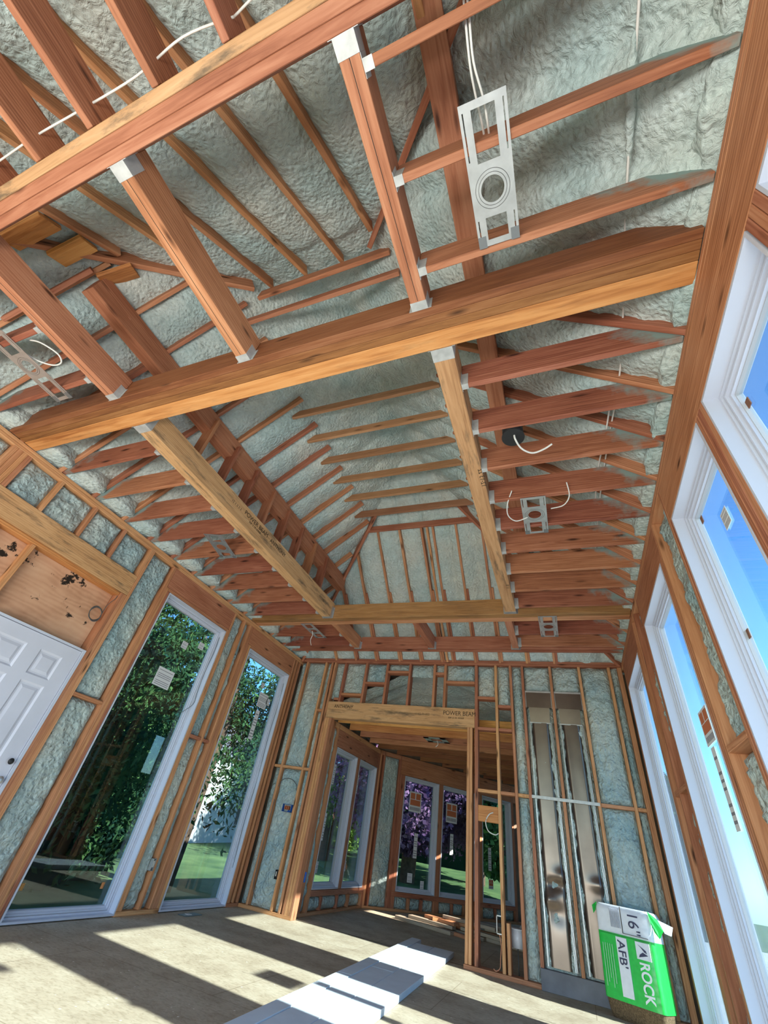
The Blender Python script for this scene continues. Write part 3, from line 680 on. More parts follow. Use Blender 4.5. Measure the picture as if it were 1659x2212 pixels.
# white six panel door
dr = bpy.data.objects.new('door_1', None); COL.objects.link(dr); W['door_1'] = Matrix.Translation(LF @ Vector((2.36, 0.03, 0))); dr.matrix_basis = W['door_1']
dr['kind'] = 'structure'; dr['label'] = 'white six panel door lit blueish at the far left'; dr['category'] = 'door'
def door_leaf():
    m = MB(); A0, A1 = 1.905, 2.805; Z0, Z1 = 0.015, 2.045; n0, n1 = 0.012, 0.055
    # stiles and rails around recessed panels
    cols = [(2.035, 2.32), (2.425, 2.675)]; rows = [(0.24, 0.85), (1.00, 1.66), (1.715, 1.935)]
    cols = [(2.045, 2.305), (2.437, 2.665)]
    m.box((A0, cols[0][0]), (n0, n1), (Z0, Z1), LF); m.box((cols[0][1], cols[1][0]), (n0, n1), (Z0, Z1), LF); m.box((cols[1][1], A1), (n0, n1), (Z0, Z1), LF)
    for c0, c1 in cols:
        z = Z0
        for r0, r1 in rows: m.box((c0, c1), (n0, n1), (z, r0), LF); z = r1
        m.box((c0, c1), (n0, n1), (z, Z1), LF)
    lf = m.build('door_leaf', DOORW, dr)
    for c0, c1 in cols:
        for r0, r1 in rows:
            # raised panel: bevelled frustum in a recess
            vs = []; fs = []
            for ins, dep in ((0.0, n0), (0.016, n0 + 0.012), (0.030, n0 + 0.012), (0.055, n0 + 0.004)):
                vs += [LF @ Vector((c0 + ins, dep, r0 + ins)), LF @ Vector((c1 - ins, dep, r0 + ins)), LF @ Vector((c1 - ins, dep, r1 - ins)), LF @ Vector((c0 + ins, dep, r1 - ins))]
            for q in range(3):
                for e in range(4): fs.append((q * 4 + e, q * 4 + (e + 1) % 4, q * 4 + 4 + (e + 1) % 4, q * 4 + 4 + e))
            fs.append((12, 13, 14, 15)); mesh('door_panel', vs, fs, DOORW, None, dr)
    m = MB(); m.box((1.87, 1.90), (0.0, 0.06), (0, 2.07), LF); m.box((2.81, 2.838), (0.0, 0.06), (0, 2.07), LF); m.box((1.90, 2.81), (0.0, 0.06), (2.05, 2.07), LF); m.build('door_frame', WHITE, dr)
    def knob(name, a_, z, r, mat):
        bm = bmesh.new(); bmesh.ops.create_uvsphere(bm, u_segments=20, v_segments=12, radius=r); bmesh.ops.scale(bm, vec=(0.6, 1, 1), verts=bm.verts)
        me = bpy.data.meshes.new(name); bm.to_mesh(me); bm.free(); link(name, me, mat, Matrix.Translation(LF @ Vector((a_, -0.012, z))), dr, True)
    knob('door_knob', 2.755, 0.93, 0.03, GALV); knob('deadbolt', 2.755, 1.068, 0.024, BLACK)
door_leaf()
# coil of grey wire hanging on the plywood
pts = []
for k in range(60):
    t = k / 60 * 2 * math.pi * 4; r = 0.065 + 0.008 * math.sin(k * 0.9)
    pts.append(LF @ Vector((2.74 + r * math.cos(t), 0.06 + 0.008 * math.sin(k * 0.5), 2.44 + r * 1.15 * math.sin(t))))
pts += [LF @ Vector((2.80, 0.05, 2.56)), LF @ Vector((2.83, 0.03, 2.66)), LF @ Vector((2.835, 0.03, 2.70))]
tag(tube('wire_coil', pts, 0.0035, GREYC, seg=5), 'grey wire coil hanging on the plywood above the door', 'wire')
# left wall foam
vs, fs = [], []
for i, q in enumerate([(2.956, 3.30, 1.708, ZT), (2.956, 3.30, 0.038, 1.672), (4.678, 4.90, 1.708, ZT), (4.678, 4.90, 0.038, 1.672), (4.938, 5.062, 1.708, ZT), (4.938, 5.062, 0.038, 1.672),
                       (6.546, 6.60, 0.038, ZT), (6.636, 6.705, 0.038, ZT), (1.33, 1.646, 2.992, ZT), (1.684, 2.066, 2.992, ZT), (2.104, 2.471, 2.992, ZT), (2.509, 2.886, 2.992, ZT), (0.85, 1.145, 2.992, ZT), (0.44, 0.81, 2.992, ZT)]):
    foam_patch(vs, fs, LF, *q, d=0.035 if i < 8 else 0.028, seed=i * 3.1, amp=0.02 if i < 8 else 0.03)
tag(mesh('spray_foam', vs, fs, FOAMW, smooth=True), 'blue-green spray foam filling the stud bays of the left wall', 'insulation', kind='stuff')

# ------------------------------------------------------------------ far wall framing
g = 'far wall studs'; ZF = 3.401
fw = [(-4.36, -4.322, 0.04, ZF, 'first stud from the left corner of the far wall'), (-3.96, -3.922, 0.04, ZF, 'stud midway between the left corner and the opening'),
      (-3.832, -3.794, 0.04, ZF, 'stud beside the foam strip left of the opening'),
      (-3.768, -3.730, 0.0, ZF, 'full-height king stud left of the opening'), (-3.728, -3.690, 0.0, 2.47, 'trimmer left of the opening, outer ply'), (-3.688, -3.650, 0.0, 2.47, 'trimmer left of the opening, middle ply'), (-3.648, -3.610, 0.0, 2.47, 'trimmer left of the opening, inner ply'),
      (-1.322, -1.284, 0.04, 2.47, 'trimmer right of the opening, inner ply'), (-1.282, -1.244, 0.04, 2.47, 'trimmer right of the opening, outer ply'), (-1.212, -1.166, 0.04, ZF, 'full king stud right of the opening'),
      (-0.905, -0.867, 0.04, ZF, 'bare stud in the see-through bay with the cross block'), (-0.846, -0.810, 0.04, 0.45, 'short stub stud beside the white canister'), (-0.680, -0.642, 0.04, ZF, 'bare stud left of the foam beside the ducts'),
      (-0.504, -0.466, 0.04, ZF, 'stud left of the first sheet metal duct'), (-0.099, -0.061, 0.04, ZF, 'reddish stud between the two sheet metal ducts'), (0.306, 0.344, 0.04, ZF, 'stud right of the second sheet metal duct'),
      (0.705, 0.743, 0.04, ZF, 'stud behind the insulation bundle on the far wall'), (0.835, 0.893, 0.04, ZF, 'corner stud beside the right window wall')]
for a0, a1, z0, z1, l in fw: stud(FF, a0, a1, z0, z1, l, g, mat=(FIR if z1 > 3 and a0 > -1.3 and a0 < -0.2 and a0 != -0.905 else STD))
for a, z0, l in ((-3.535, 2.73, 'first'), (-3.12, 2.73, 'second'), (-2.72, 2.73, 'third'), (-2.305, 2.73, 'fourth'), (-1.875, 2.73, 'fifth'), (-1.695, 2.73, 'sixth'),):
    stud(FF, a - 0.02, a + 0.02, z0, ZF, '%s cripple stud above the wide opening header' % l, 'cripples above the opening', FIR)
for a0, a1, z, l in ((-3.64, -3.555, 2.775, 'far left of the header'), (-3.515, -3.14, 2.86, 'low left'), (-3.10, -2.74, 3.06, 'middle left'), (-2.70, -2.325, 3.26, 'high left'), (-1.855, -1.715, 3.25, 'narrow, near the peak'), (-1.675, -1.214, 3.12, 'right of the peak'), (-1.166, -0.906, 2.90, 'over the open bay'), (-0.866, -0.681, 2.79, 'over the canister bay')):
    fb('blocking', FF, (a0, a1), (0.0, D), (z - 0.019, z + 0.019), FIR, 'stepped block above the opening, ' + l, 'blocking', 'stepped blocks above the opening')
hd = fb('header_beam', FF, (-3.728, -1.214), (-0.002, D), (2.471, 2.73), PAL, 'golden printed header beam over the wide opening', 'beam')
stamp(hd, 'POWER BEAM', 0.085, (-1.70, 6.746, 2.625), (1, 0, 0), (0, 0, 1), 0.95)
stamp(hd, '30F-2.1E-3000F', 0.036, (-1.62, 6.746, 2.575), (1, 0, 0), (0, 0, 1), 1.1)
stamp(hd, 'ANTHONY', 0.075, (-3.60, 6.746, 2.63), (1, 0, 0), (0, 0, 1), 0.95)
stamp(hd, '12-11-222', 0.045, (-2.10, 6.746, 2.60), (1, 0, 0), (0, 0, 1), 1.0)
fb('blocking', FF, (-1.166, -0.906), (0.0, D), (2.45, 2.488), FIR, 'sill block at header level over the open bay', 'blocking', 'header level blocks')
fb('blocking', FF, (-0.866, -0.681), (0.0, D), (2.45, 2.488), FIR, 'sill block at header level over the canister bay', 'blocking', 'header level blocks')
for a0, a1, l in ((-4.475, -4.361, 'in the left corner'), (-4.321, -3.961, 'below the foam left of the opening'), (-3.921, -3.833, 'near the left jamb'), (-1.166, -0.906, 'across the open bay'), (-0.866, -0.681, 'across the canister bay'), (-0.641, -0.505, 'left of the ducts'), (0.345, 0.704, 'right of the ducts'), (0.744, 0.834, 'in the right corner')):
    fb('blocking', FF, (a0, a1), (0.0, D), (1.681, 1.719), STD, 'mid-height fire block on the far wall ' + l, 'blocking', 'far wall fire blocks')
fb('blocking', FF, (-3.921, -3.833), (0.0, D), (2.56, 2.598), STD, 'small high block just left of the printed header', 'blocking')
o = fb('backing_block', FF, (-1.166, -0.906), (0.004, 0.042), (1.36, 1.535), ORG, 'orange backing block with a white cable loop', 'blocking')
tag(tube('cable', [FF @ Vector(p) for p in ((-0.97, 0.0, 1.47), (-1.02, -0.03, 1.44), (-1.06, -0.05, 1.36), (-1.03, -0.05, 1.27), (-0.95, -0.03, 1.24), (-0.91, 0.0, 1.26))], 0.006, CABLE), 'white cable loop hanging from the orange block', 'cable')
for a0, a1, l in ((-4.475, -3.612, 'left of the opening'), (-1.335, 0.893, 'right of the opening')):
    fb('bottom_plate', FF, (a0, a1), (-0.001, D), (0, 0.038), STD, 'bottom plate of the far wall ' + l, 'plate', 'far wall bottom plates')
vs, fs = [], []
for i, q in enumerate([(-4.475, -4.361, 0.04, 1.68), (-4.475, -4.361, 1.72, ZF), (-4.321, -3.961, 0.04, 1.68), (-4.321, -3.961, 1.72, ZF), (-3.921, -3.833, 0.04, 1.68), (-3.921, -3.833, 1.72, 2.56), (-3.921, -3.833, 2.6, ZF), (-3.793, -3.769, 0.04, ZF),
      (-3.728, -3.556, 2.79, ZF), (-3.514, -3.141, 2.88, ZF), (-3.099, -2.741, 3.08, ZF), (-2.699, -2.326, 3.28, ZF), (-2.284, -1.896, 3.20, ZF), (-1.854, -1.716, 3.27, ZF), (-1.674, -1.213, 3.14, ZF), (-1.165, -0.906, 2.92, ZF), (-0.866, -0.681, 2.81, ZF),
      (-0.641, -0.505, 0.04, 1.68), (-0.641, -0.505, 1.72, ZF), (-0.465, -0.10, 3.03, ZF), (-0.06, 0.305, 3.03, ZF), (-0.465, -0.10, 0.04, 3.03), (-0.06, 0.305, 0.04, 3.03), (0.345, 0.704, 0.04, 1.68), (0.345, 0.704, 1.72, ZF), (0.744, 0.834, 0.04, 1.68), (0.744, 0.834, 1.72, ZF)]):
    foam_patch(vs, fs, FF, *q, d=0.03 if i < 21 or i > 22 else 0.055, seed=i * 2.7, amp=0.022, bulge=0.0)
tag(mesh('spray_foam', vs, fs, FOAMW, smooth=True), 'blue-green spray foam filling the stud bays of the far wall', 'insulation', kind='stuff')
# sheet metal ducts in the wall bays
def duct(a0, a1, z0, label):
    root = empty('wall_duct', FF @ Vector(((a0 + a1) / 2, 0.05, z0)), label, 'duct', 'sheet metal ducts in the far wall')
    na, nz = 18, 110; vs, fs = [], []; b0, b1 = a0 + 0.05, a1 - 0.055
    for i in range(na + 1):
        for k in range(nz + 1):
            u = i / na; v = k / nz; z = z0 + (2.60 - z0) * v; e = abs(2 * u - 1)
            dep = 0.022 + 0.06 * max(0, (e - 0.72) / 0.28) ** 1.0
            for (da, dz, r_, am) in dents:
                q = math.exp(-(((u - da) / 0.35) ** 2 + ((z - dz) / r_) ** 2)); dep += am * q
            dep += 0.004 * noise.noise(Vector((u * 2, z * 2, a0)))
            vs.append(FF @ Vector((b0 + (b1 - b0) * u, dep, z)))
    for i in range(na):
        for k in range(nz): q = i * (nz + 1) + k; fs.append((q, q + 1, q + nz + 2, q + nz + 1))
    mesh('duct_pan', vs, fs, DUCT, None, root, True)
    m = MB()
    for q in (b0 - 0.012, b0 - 0.004, b1 - 0.002, b1 + 0.008, b1 + 0.018): m.box((q, q + 0.004), (0.028, 0.085), (z0, 2.60), FF)
    m.build('duct_flange', GALV, root)
    m = MB(); m.box((a0 + 0.008, a1 - 0.008), (0.012, 0.10), (2.80, 3.01), FF); m.build('duct_box', DUCT, root)
    m = MB(); m.box((a0 + 0.004, a1 - 0.004), (0.004, 0.10), (3.01, 3.03), FF); m.box((a0 + 0.004, a0 + 0.010), (0.004, 0.10), (2.79, 3.01), FF); m.box((a1 - 0.010, a1 - 0.004), (0.004, 0.10), (2.79, 3.01), FF); m.build('box_lip', GALV, root)
    vs = [FF @ Vector(p) for p in ((b0 - 0.01, 0.012, 2.80), (b1 + 0.01, 0.012, 2.80), (b1, 0.03, 2.60), (b0, 0.03, 2.60), (b0 - 0.01, 0.10, 2.80), (b1 + 0.01, 0.10, 2.80), (b1, 0.10, 2.60), (b0, 0.10, 2.60))]
    mesh('duct_transition', vs, [(0, 1, 2, 3), (0, 4, 5, 1), (1, 5, 6, 2), (3, 2, 6, 7), (0, 3, 7, 4)], DUCT, None, root)
    m = MB(); m.box((b0 - 0.01, b1 + 0.01), (0.022, 0.03), (2.592, 2.606), FF); m.build('seam', STEEL, root)
    return root
dents = [(0.9, 0.95, 0.06, -0.03), (0.5, 0.86, 0.05, 0.035), (0.2, 0.72, 0.05, -0.028), (0.55, 0.62, 0.09, 0.02)]
duct(-0.466, -0.099, 0.185, 'dented sheet metal duct nearer the wide opening')
dents = [(0.8, 0.93, 0.05, -0.03)]
duct(-0.061, 0.306, 0.185, 'sheet metal duct rising behind the insulation bundle')
fb('metal_strap', FF, (-0.47, 0.33), (-0.006, -0.002), (1.685, 1.72), STEEL, 'long metal strap across both ducts at mid height', 'strap')
fb('duct_board', FF, (-0.505, 0.30), (-0.02, 0.06), (0.0, 0.165), GREYC if 0 else plain('grey_tin', (0.17, 0.17, 0.19), 0.6, 0.3, nscale=4, amt=0.3), 'grey metal skirt at the floor below the ducts', 'panel')
# boxes on the far wall
def box_with_lid(name, F, a, z, w_, h_, dep, n0, mat, label, cat):
    root = empty(name, F @ Vector((a, n0, z)), label, cat)
    m = MB(); t = 0.003
    m.box((a, a + t), (n0, n0 + dep), (z, z + h_), F); m.box((a + w_ - t, a + w_), (n0, n0 + dep), (z, z + h_), F)
    m.box((a, a + w_), (n0, n0 + dep), (z, z + t), F); m.box((a, a + w_), (n0, n0 + dep), (z + h_ - t, z + h_), F); m.box((a, a + w_), (n0 + dep - t, n0 + dep), (z, z + h_), F)
    m.build('box_shell', mat, root)
    m = MB()
    for k in range(3): m.box((a + w_ * (0.25 + 0.2 * k), a + w_ * (0.32 + 0.2 * k)), (n0 + 0.002, n0 + dep * 0.8), (z + h_ * .3, z + h_ * .8), F)
    m.build('wire_tails', ORSTK if mat is BLUE else CABLE, root)
    return root
box_with_lid('junction_box', FF, -4.125, 1.12, 0.15, 0.095, 0.07, -0.03, BLUE, 'blue triple electrical box high on the foam left of the opening', 'electrical box')
box_with_lid('junction_box', FF, -4.0, 0.36, 0.035, 0.10, 0.05, -0.012, BLACK, 'black electrical box low on the far wall left of the opening', 'electrical box')
box_with_lid('junction_box', LF, 4.855, 0.36, 0.04, 0.11, 0.05, -0.006, GALV, 'steel electrical box low between the two left windows', 'electrical box')
tag(bx('junction_box', (-3.655, -3.60), (6.90, 6.93), (0.38, 0.49), BLUE), 'blue electrical box inside the opening on its left jamb', 'electrical box')
tag(tube('cable', [FF @ Vector(p) for p in ((-4.30, -0.012, 1.42), (-4.24, -0.02, 1.52), (-4.10, -0.02, 1.54), (-3.99, -0.01, 1.48), (-3.97, 0.0, 1.40))], 0.005, GREYC), 'grey cable arching over the blue triple box', 'cable')
tag(tube('cable', [FF @ Vector(p) for p in ((-4.315, -0.004, 1.25), (-4.312, -0.01, 0.9), (-4.315, -0.008, 0.5), (-4.30, -0.01, 0.25), (-4.22, -0.01, 0.12))], 0.005, GREYC), 'grey cable stapled down the left bay of the far wall', 'cable')
# bracket + orange cables around the bare studs
m = MB(); F = FF
m.box((-0.96, -0.954), (0.0, 0.05), (0.34, 0.50), F); m.box((-0.96, -0.905), (0.0, 0.004), (0.49, 0.50), F); m.box((-0.96, -0.905), (0.0, 0.004), (0.34, 0.35), F)
tag(m.build('box_bracket', CABLE), 'white wire bracket on the bare stud near the floor', 'bracket')
tag(tube('cable', [FF @ Vector(p) for p in ((-0.93, 0.01, 0.35), (-0.915, 0.02, 0.25), (-0.925, 0.02, 0.15), (-0.93, 0.0, 0.08), (-0.97, -0.01, 0.05), (-1.0, 0.0, 0.06))], 0.005, plain('salmon_cable', (0.5, 0.22, 0.13), 0.6)), 'salmon cable running down the bare stud to the floor', 'cable')
can = empty('canister', (-0.755, 6.98, 0.255), 'white cylindrical canister seen through the bare studs', 'canister')
def cyl(name, cen, r, h, mat, parent, seg=32, r2=None):
    bm = bmesh.new(); bmesh.ops.create_cone(bm, segments=seg, radius1=r, radius2=r if r2 is None else r2, depth=h, cap_ends=True)
    me = bpy.data.meshes.new(name); bm.to_mesh(me); bm.free()
    o = link(name, me, mat, Matrix.Translation(cen), parent)
    for p in me.polygons: p.use_smooth = len(p.vertices) < 8
    return o
cyl('can_body', (-0.755, 6.98, 0.32), 0.068, 0.15, FILM, can); cyl('rod', (-0.755, 6.98, 0.128), 0.006, 0.25, GREYC, can, 10); cyl('rod_foot', (-0.755, 6.98, 0.006), 0.03, 0.012, GREYC, can, 20)
cyl('can_rim', (-0.755, 6.98, 0.40), 0.072, 0.012, FILM, can)
# ------------------------------------------------------------------ right wall framing
g = 'right wall studs'
rw = [(2.802, 2.838, 0.0, 3.06, 'trimmer beside the second nearest right window'), (2.840, 2.878, 0.0, ZT, 'king stud beside the second nearest right window'),
      (3.272, 3.308, 0.0, ZT, 'king stud near side of the second far right window'), (3.310, 3.346, 0, 3.06, 'trimmer near side of the second far right window'), (3.348, 3.387, 0, 3.06, 'inner trimmer near side of the second far right window'),
      (4.568, 4.604, 0, 3.06, 'trimmer far side of the stickered right window'), (4.606, 4.644, 0, ZT, 'king stud far side of the stickered right window'), (4.95, 4.988, 0, ZT, 'lone stud between the two far right windows'),
      (5.172, 5.208, 0, ZT, 'king stud near side of the farthest right window'), (5.210, 5.247, 0, 3.06, 'trimmer near side of the farthest right window'), (5.249, 5.287, 0, 3.06, 'inner trimmer of the farthest right window'),
      (6.502, 6.54, 0, 3.06, 'trimmer far side of the farthest right window'), (6.542, 6.58, 0, ZT, 'king stud far side of the farthest right window'),
      (1.772, 1.815, 0, 3.06, 'post ply between the two nearest big right windows, near ply'), (1.818, 1.862, 0, 3.06, 'post ply between the two nearest big right windows, middle ply'), (1.865, 1.907, 0, 3.06, 'post ply between the two nearest big right windows, far ply'),
      (0.793, 0.837, 0, 3.06, 'post ply at the upper right corner, near ply'), (0.840, 0.884, 0, 3.06, 'post ply at the upper right corner, middle ply'), (0.887, 0.927, 0, 3.06, 'post ply at the upper right corner, far ply')]
for a0, a1, z0, z1, l in rw: stud(RF, a0, a1, z0, z1, l, g, mat=FIR)
for a0, a1, l in ((-1.0, 2.839, 'long header over the three nearest right windows'), (3.31, 4.605, 'header over the stickered right window'), (5.21, 6.541, 'header over the farthest right window')):
    fb('window_header', RF, (a0, a1), (0.0, D), (3.062, ZT), FIR, l, 'header', 'right wall headers')
for a0, a1, l in ((2.879, 3.271, 'between the second and stickered windows'), (4.645, 4.949, 'beyond the stickered window'), (4.989, 5.171, 'before the farthest window')):
    fb('blocking', RF, (a0, a1), (0.0, D), (1.662, 1.70), FIR, 'mid-height block on the right wall ' + l, 'blocking', 'right wall fire blocks')
vs, fs = [], []
for i, (a0, a1) in enumerate(((2.878, 3.272), (4.644, 4.95), (4.988, 5.172), (6.58, 6.74))):
    for (z0, z1) in ((0.04, 1.66), (1.70, ZT)): foam_patch(vs, fs, RF, a0, a1, z0, z1, d=0.05, seed=i * 5 + z0, amp=0.022)
tag(mesh('spray_foam', vs, fs, FOAMW, smooth=True), 'olive green spray foam between the right wall windows', 'insulation', kind='stuff')
for k in (0, 1, 2):
    pass
tag(tube('cable', [RF @ Vector((3.50 + 0.05 * math.sin(i * 1.3), 0.09, 1.5 - 0.14 * i)) for i in range(11)], 0.004, GREYC), 'thin dark wire dangling in front of the stickered right pane', 'wire')
tag(tube('cable', [RF @ Vector((5.40 + 0.04 * math.sin(i * 1.7), 0.085, 1.35 - 0.13 * i)) for i in range(10)], 0.004, GREYC), 'thin dark wire dangling beside the farthest right window', 'wire')
tag(tube('cable', [LF @ Vector((4.56 + 0.012 * math.sin(i * 1.1), 0.05, 2.95 - 0.13 * i)) for i in range(8)] + [LF @ Vector((4.50, 0.06, 1.95)), LF @ Vector((4.46, 0.08, 1.90))], 0.0035, GREYC), 'thin wire trailing down the right jamb of the first left window', 'wire')
tag(tube('cable', [LF @ Vector((6.44 + 0.012 * math.sin(i * 1.4), 0.05, 2.90 - 0.25 * i)) for i in range(11)], 0.0035, GREYC), 'thin wire trailing down the right jamb of the second left window', 'wire')

# ------------------------------------------------------------------ bay room beyond the opening
ZC = 2.50
def bay_shell(name, F, a0, a1, holes):
    return wall_shell(name, F, a0, a1, ZC + 0.1, holes)
bay_shell('wall_bay_left', BL, 6.89, 9.45, [(7.36, 8.30, 0.28, 2.145), (8.43, 9.35, 0.28, 2.145)])
bay_shell('wall_bay_angled', BA, 0.0, 5.2, [(0.70, 1.65, 0.28, 2.145), (1.77, 2.72, 0.28, 2.145), (2.95, 3.90, 0.28, 2.145)])
BR_ = frame((0.25, 0, 0), (0, 1, 0), (1, 0, 0))
wall_shell('wall_bay_right', BR_, 6.89, 13.75, 2.6, [(8.80, 9.12, 1.45, 2.25)], n0=0.0)
window(BL, 7.36, 8.30, 0.28, 2.145, 'bay window nearest the opening on its left', [(7.55, 1.62, 0.16, 0.30), (7.62, 0.85, 0.07, 0.36), (7.62, 0.45, 0.08, 0.14)], deep=0.075)
window(BL, 8.43, 9.35, 0.28, 2.145, 'second bay window deeper on the left', [(8.62, 1.62, 0.16, 0.30), (8.66, 0.9, 0.07, 0.36), (8.70, 0.48, 0.08, 0.14)], deep=0.075)
window(BA, 0.70, 1.65, 0.28, 2.145, 'angled bay window showing purple foliage', [(0.95, 1.55, 0.32, 0.36, True), (1.15, 0.80, 0.09, 0.40), (1.05, 0.42, 0.12, 0.14), (1.38, 0.34, 0.09, 0.13)], deep=0.09)
window(BA, 1.77, 2.72, 0.28, 2.145, 'middle angled bay window with a sticker', [(1.98, 1.50, 0.32, 0.36, True), (2.12, 0.95, 0.09, 0.36)], deep=0.09)
window(BA, 2.95, 3.90, 0.28, 2.145, 'last angled bay window seen between bare studs', [(3.25, 0.80, 0.09, 0.40), (3.25, 0.50, 0.14, 0.16, True)], deep=0.09)
g = 'bay room studs'
for F, nmw, L in ((BL, 'left bay wall', [(6.90, 6.94, 0, ZC), (7.06, 7.10, 0, ZC), (7.10, 7.14, 0, ZC), (7.28, 7.318, 0, ZC), (7.32, 7.357, 0, 2.15), (8.303, 8.36, 0.28, 2.15), (8.37, 8.427, 0.28, 2.15), (8.34, 8.38, 0.04, 0.20), (7.75, 7.79, 0.04, 0.20), (8.80, 8.84, 0.04, 0.20), (9.354, 9.39, 0, 2.15), (9.392, 9.45, 0, ZC)]),
                  (BA, 'angled bay wall', [(0.0, 0.05, 0, ZC), (0.10, 0.138, 0, ZC), (0.53, 0.57, 0, ZC), (0.575, 0.615, 0, 2.15), (0.62, 0.697, 0, 2.15), (1.654, 1.766, 0.0, 2.15), (2.724, 2.80, 0, 2.15), (2.87, 2.947, 0, 2.15), (3.904, 3.98, 0, ZC), (1.02, 1.06, 0.04, 0.20), (1.33, 1.37, 0.04, 0.20), (2.1, 2.14, 0.04, 0.20), (2.42, 2.46, 0.04, 0.20), (3.3, 3.34, 0.04, 0.20)])):
    for k, (a0, a1, z0, z1) in enumerate(L):
        stud(F, a0, a1, z0, z1, 'dark stud in the %s, %s along it%s' % (nmw, ordn[k], ' below the sill' if z1 < 0.3 else ''), g, mat=FIR)
for F, a0, a1, l in ((BL, 7.32, 9.39, 'left bay wall'), (BA, 0.575, 5.2, 'angled bay wall')):
    fb('window_header', F, (a0, a1), (0.006, D), (2.152, 2.42), FIR, 'broad header over the windows of the ' + l, 'header')
    fb('sill_plate', F, ((a0 + 0.04), a1 if F is BL else 3.90), (-0.004, D), (0.205, 0.275), FIR, 'sill board under the windows of the ' + l, 'board')
for F, a0, a1, l in ((BL, 6.90, 9.45, 'left bay wall'), (BA, 0.0, 5.2, 'angled bay wall')):
    fb('top_plate', F, (a0, a1), (0, D), (2.422, ZC - 0.002), STD, 'top plate of the ' + l, 'plate')
    fb('bottom_plate', F, (a0, a1), (-0.002, D), (0, 0.038), STD, 'bottom plate of the ' + l, 'plate')
vs, fs = [], []
for i, (F, a0, a1, z0, z1) in enumerate([(BL, 6.94, 7.06, 0.04, 2.42), (BL, 7.14, 7.28, 0.04, 2.42), (BL, 7.36, 7.75, 0.04, 0.2), (BL, 7.79, 8.34, 0.04, 0.2), (BL, 8.38, 8.80, 0.04, 0.2), (BL, 8.84, 9.35, 0.04, 0.2),
        (BA, 0.14, 0.53, 0.04, 2.42), (BA, 0.70, 1.02, 0.04, 0.2), (BA, 1.06, 1.33, 0.04, 0.2), (BA, 1.37, 1.65, 0.04, 0.2), (BA, 1.77, 2.1, 0.04, 0.2), (BA, 2.14, 2.42, 0.04, 0.2), (BA, 2.46, 2.72, 0.04, 0.2), (BA, 2.95, 3.3, 0.04, 0.2), (BA, 3.34, 3.9, 0.04, 0.2)]):
    foam_patch(vs, fs, F, a0, a1, z0, z1, d=0.02, seed=i * 4.4, amp=0.02)
tag(mesh('spray_foam', vs, fs, FOAMW, smooth=True), 'spray foam in the walls of the bay room beyond the opening', 'insulation', kind='stuff')
for k in range(11):
    y = 7.18 + 0.52 * k; x0 = -3.70 if y < 9.45 else -3.70 + (y - 9.45) * 0.74
    tag(bx('bay_joist', (x0, 0.24), (y, y + 0.038), (ZC, ZC + 0.185), ORG if k < 2 else (FIR if k < 4 else DKF)), 'ceiling joist of the bay room, %s beyond the printed header' % ordn[k], 'joist', 'bay room ceiling joists')  # deeper joists get darker wood, the bay's shade painted in
# bay roof: foam coated gable seen through the cripple studs
vs, fs = [], []
nx, ny = 90, 60; xr = -2.05
for i in range(nx + 1):
    for k in range(ny + 1):
        x = -3.85 + 4.2 * i / nx; y = 6.93 + 6.0 * k / ny
        z = min(3.44 - 0.44 * abs(x - xr), 3.46 - 0.42 * (y - 6.93)); z = max(z, 2.705)
        q = Vector((x * 5, y * 5, 3)); z += noise.noise(q) * 0.03 + noise.noise(q * 2.3) * 0.015 + 0.03 * math.sin(y * 15.5)
        vs.append((x, y, z))
for i in range(nx):
    for k in range(ny): q = i * (ny + 1) + k; fs.append((q, q + 1, q + ny + 2, q + ny + 1))
tag(mesh('spray_foam', vs, fs, FOAM, smooth=True), 'grey foam coat under the bay roof, seen peaked above the header', 'insulation', kind='stuff')
dv = [(-4.1, 6.93, 2.66), (-2.05, 6.93, 3.60), (0.4, 6.93, 2.66), (0.4, 13.9, 2.80), (-2.05, 7.4, 3.60), (-4.1, 13.9, 2.80)]
dv = dv + [(x, y, z + 0.05) for x, y, z in dv]
struct(mesh('ceiling_bay', dv, [(0, 1, 4, 5), (1, 2, 3, 4), (3, 5, 4), (6, 7, 10, 11), (7, 8, 9, 10), (9, 11, 10), (0, 6, 7, 1), (1, 7, 8, 2), (2, 8, 9, 3), (3, 9, 11, 5), (5, 11, 6, 0)], SHEATH))
# scrap lumber pile
k = 0
for (x, y, z, L_, an, wd, h) in ((-2.75, 9.10, 0.0, 1.1, -0.35, 0.14, 0.045), (-2.40, 9.35, 0.0, 1.3, -0.28, 0.14, 0.04), (-2.2, 8.98, 0.0, 0.9, -0.5, 0.09, 0.04), (-2.65, 9.2, 0.047, 0.8, -0.2, 0.14, 0.04), (-1.8, 9.30, 0.0, 1.4, -0.30, 0.18, 0.04), (-1.85, 9.45, 0.042, 1.2, -0.12, 0.14, 0.04), (-1.2, 9.55, 0.0, 1.5, -0.15, 0.14, 0.06), (-1.15, 9.6, 0.062, 1.4, -0.05, 0.14, 0.06), (-2.3, 9.3, 0.090, 0.7, 0.25, 0.10, 0.04), (-2.05, 9.32, 0.133, 0.9, -0.22, 0.14, 0.04), (-1.55, 9.5, 0.125, 1.2, -0.1, 0.14, 0.05), (-2.5, 9.25, 0.09, 0.6, -0.4, 0.14, 0.04), (-1.75, 9.2, 0.045, 0.9, -0.3, 0.09, 0.04)):
    M = Matrix.Translation((x + 0.3, y - 0.0, z + h / 2 + 0.001)) @ Matrix.Rotation(an, 4, 'Z')
    lo = link('lumber_offcut', box_me(L_, wd, h, 0.003, 'lumber_offcut'), (GREYW, GREYW, STD)[k % 3], M)
    tag(lo, 'scrap board in the lumber pile on the bay floor, %s counted from the left' % ordn[k], 'board', 'scrap lumber pile'); k += 1
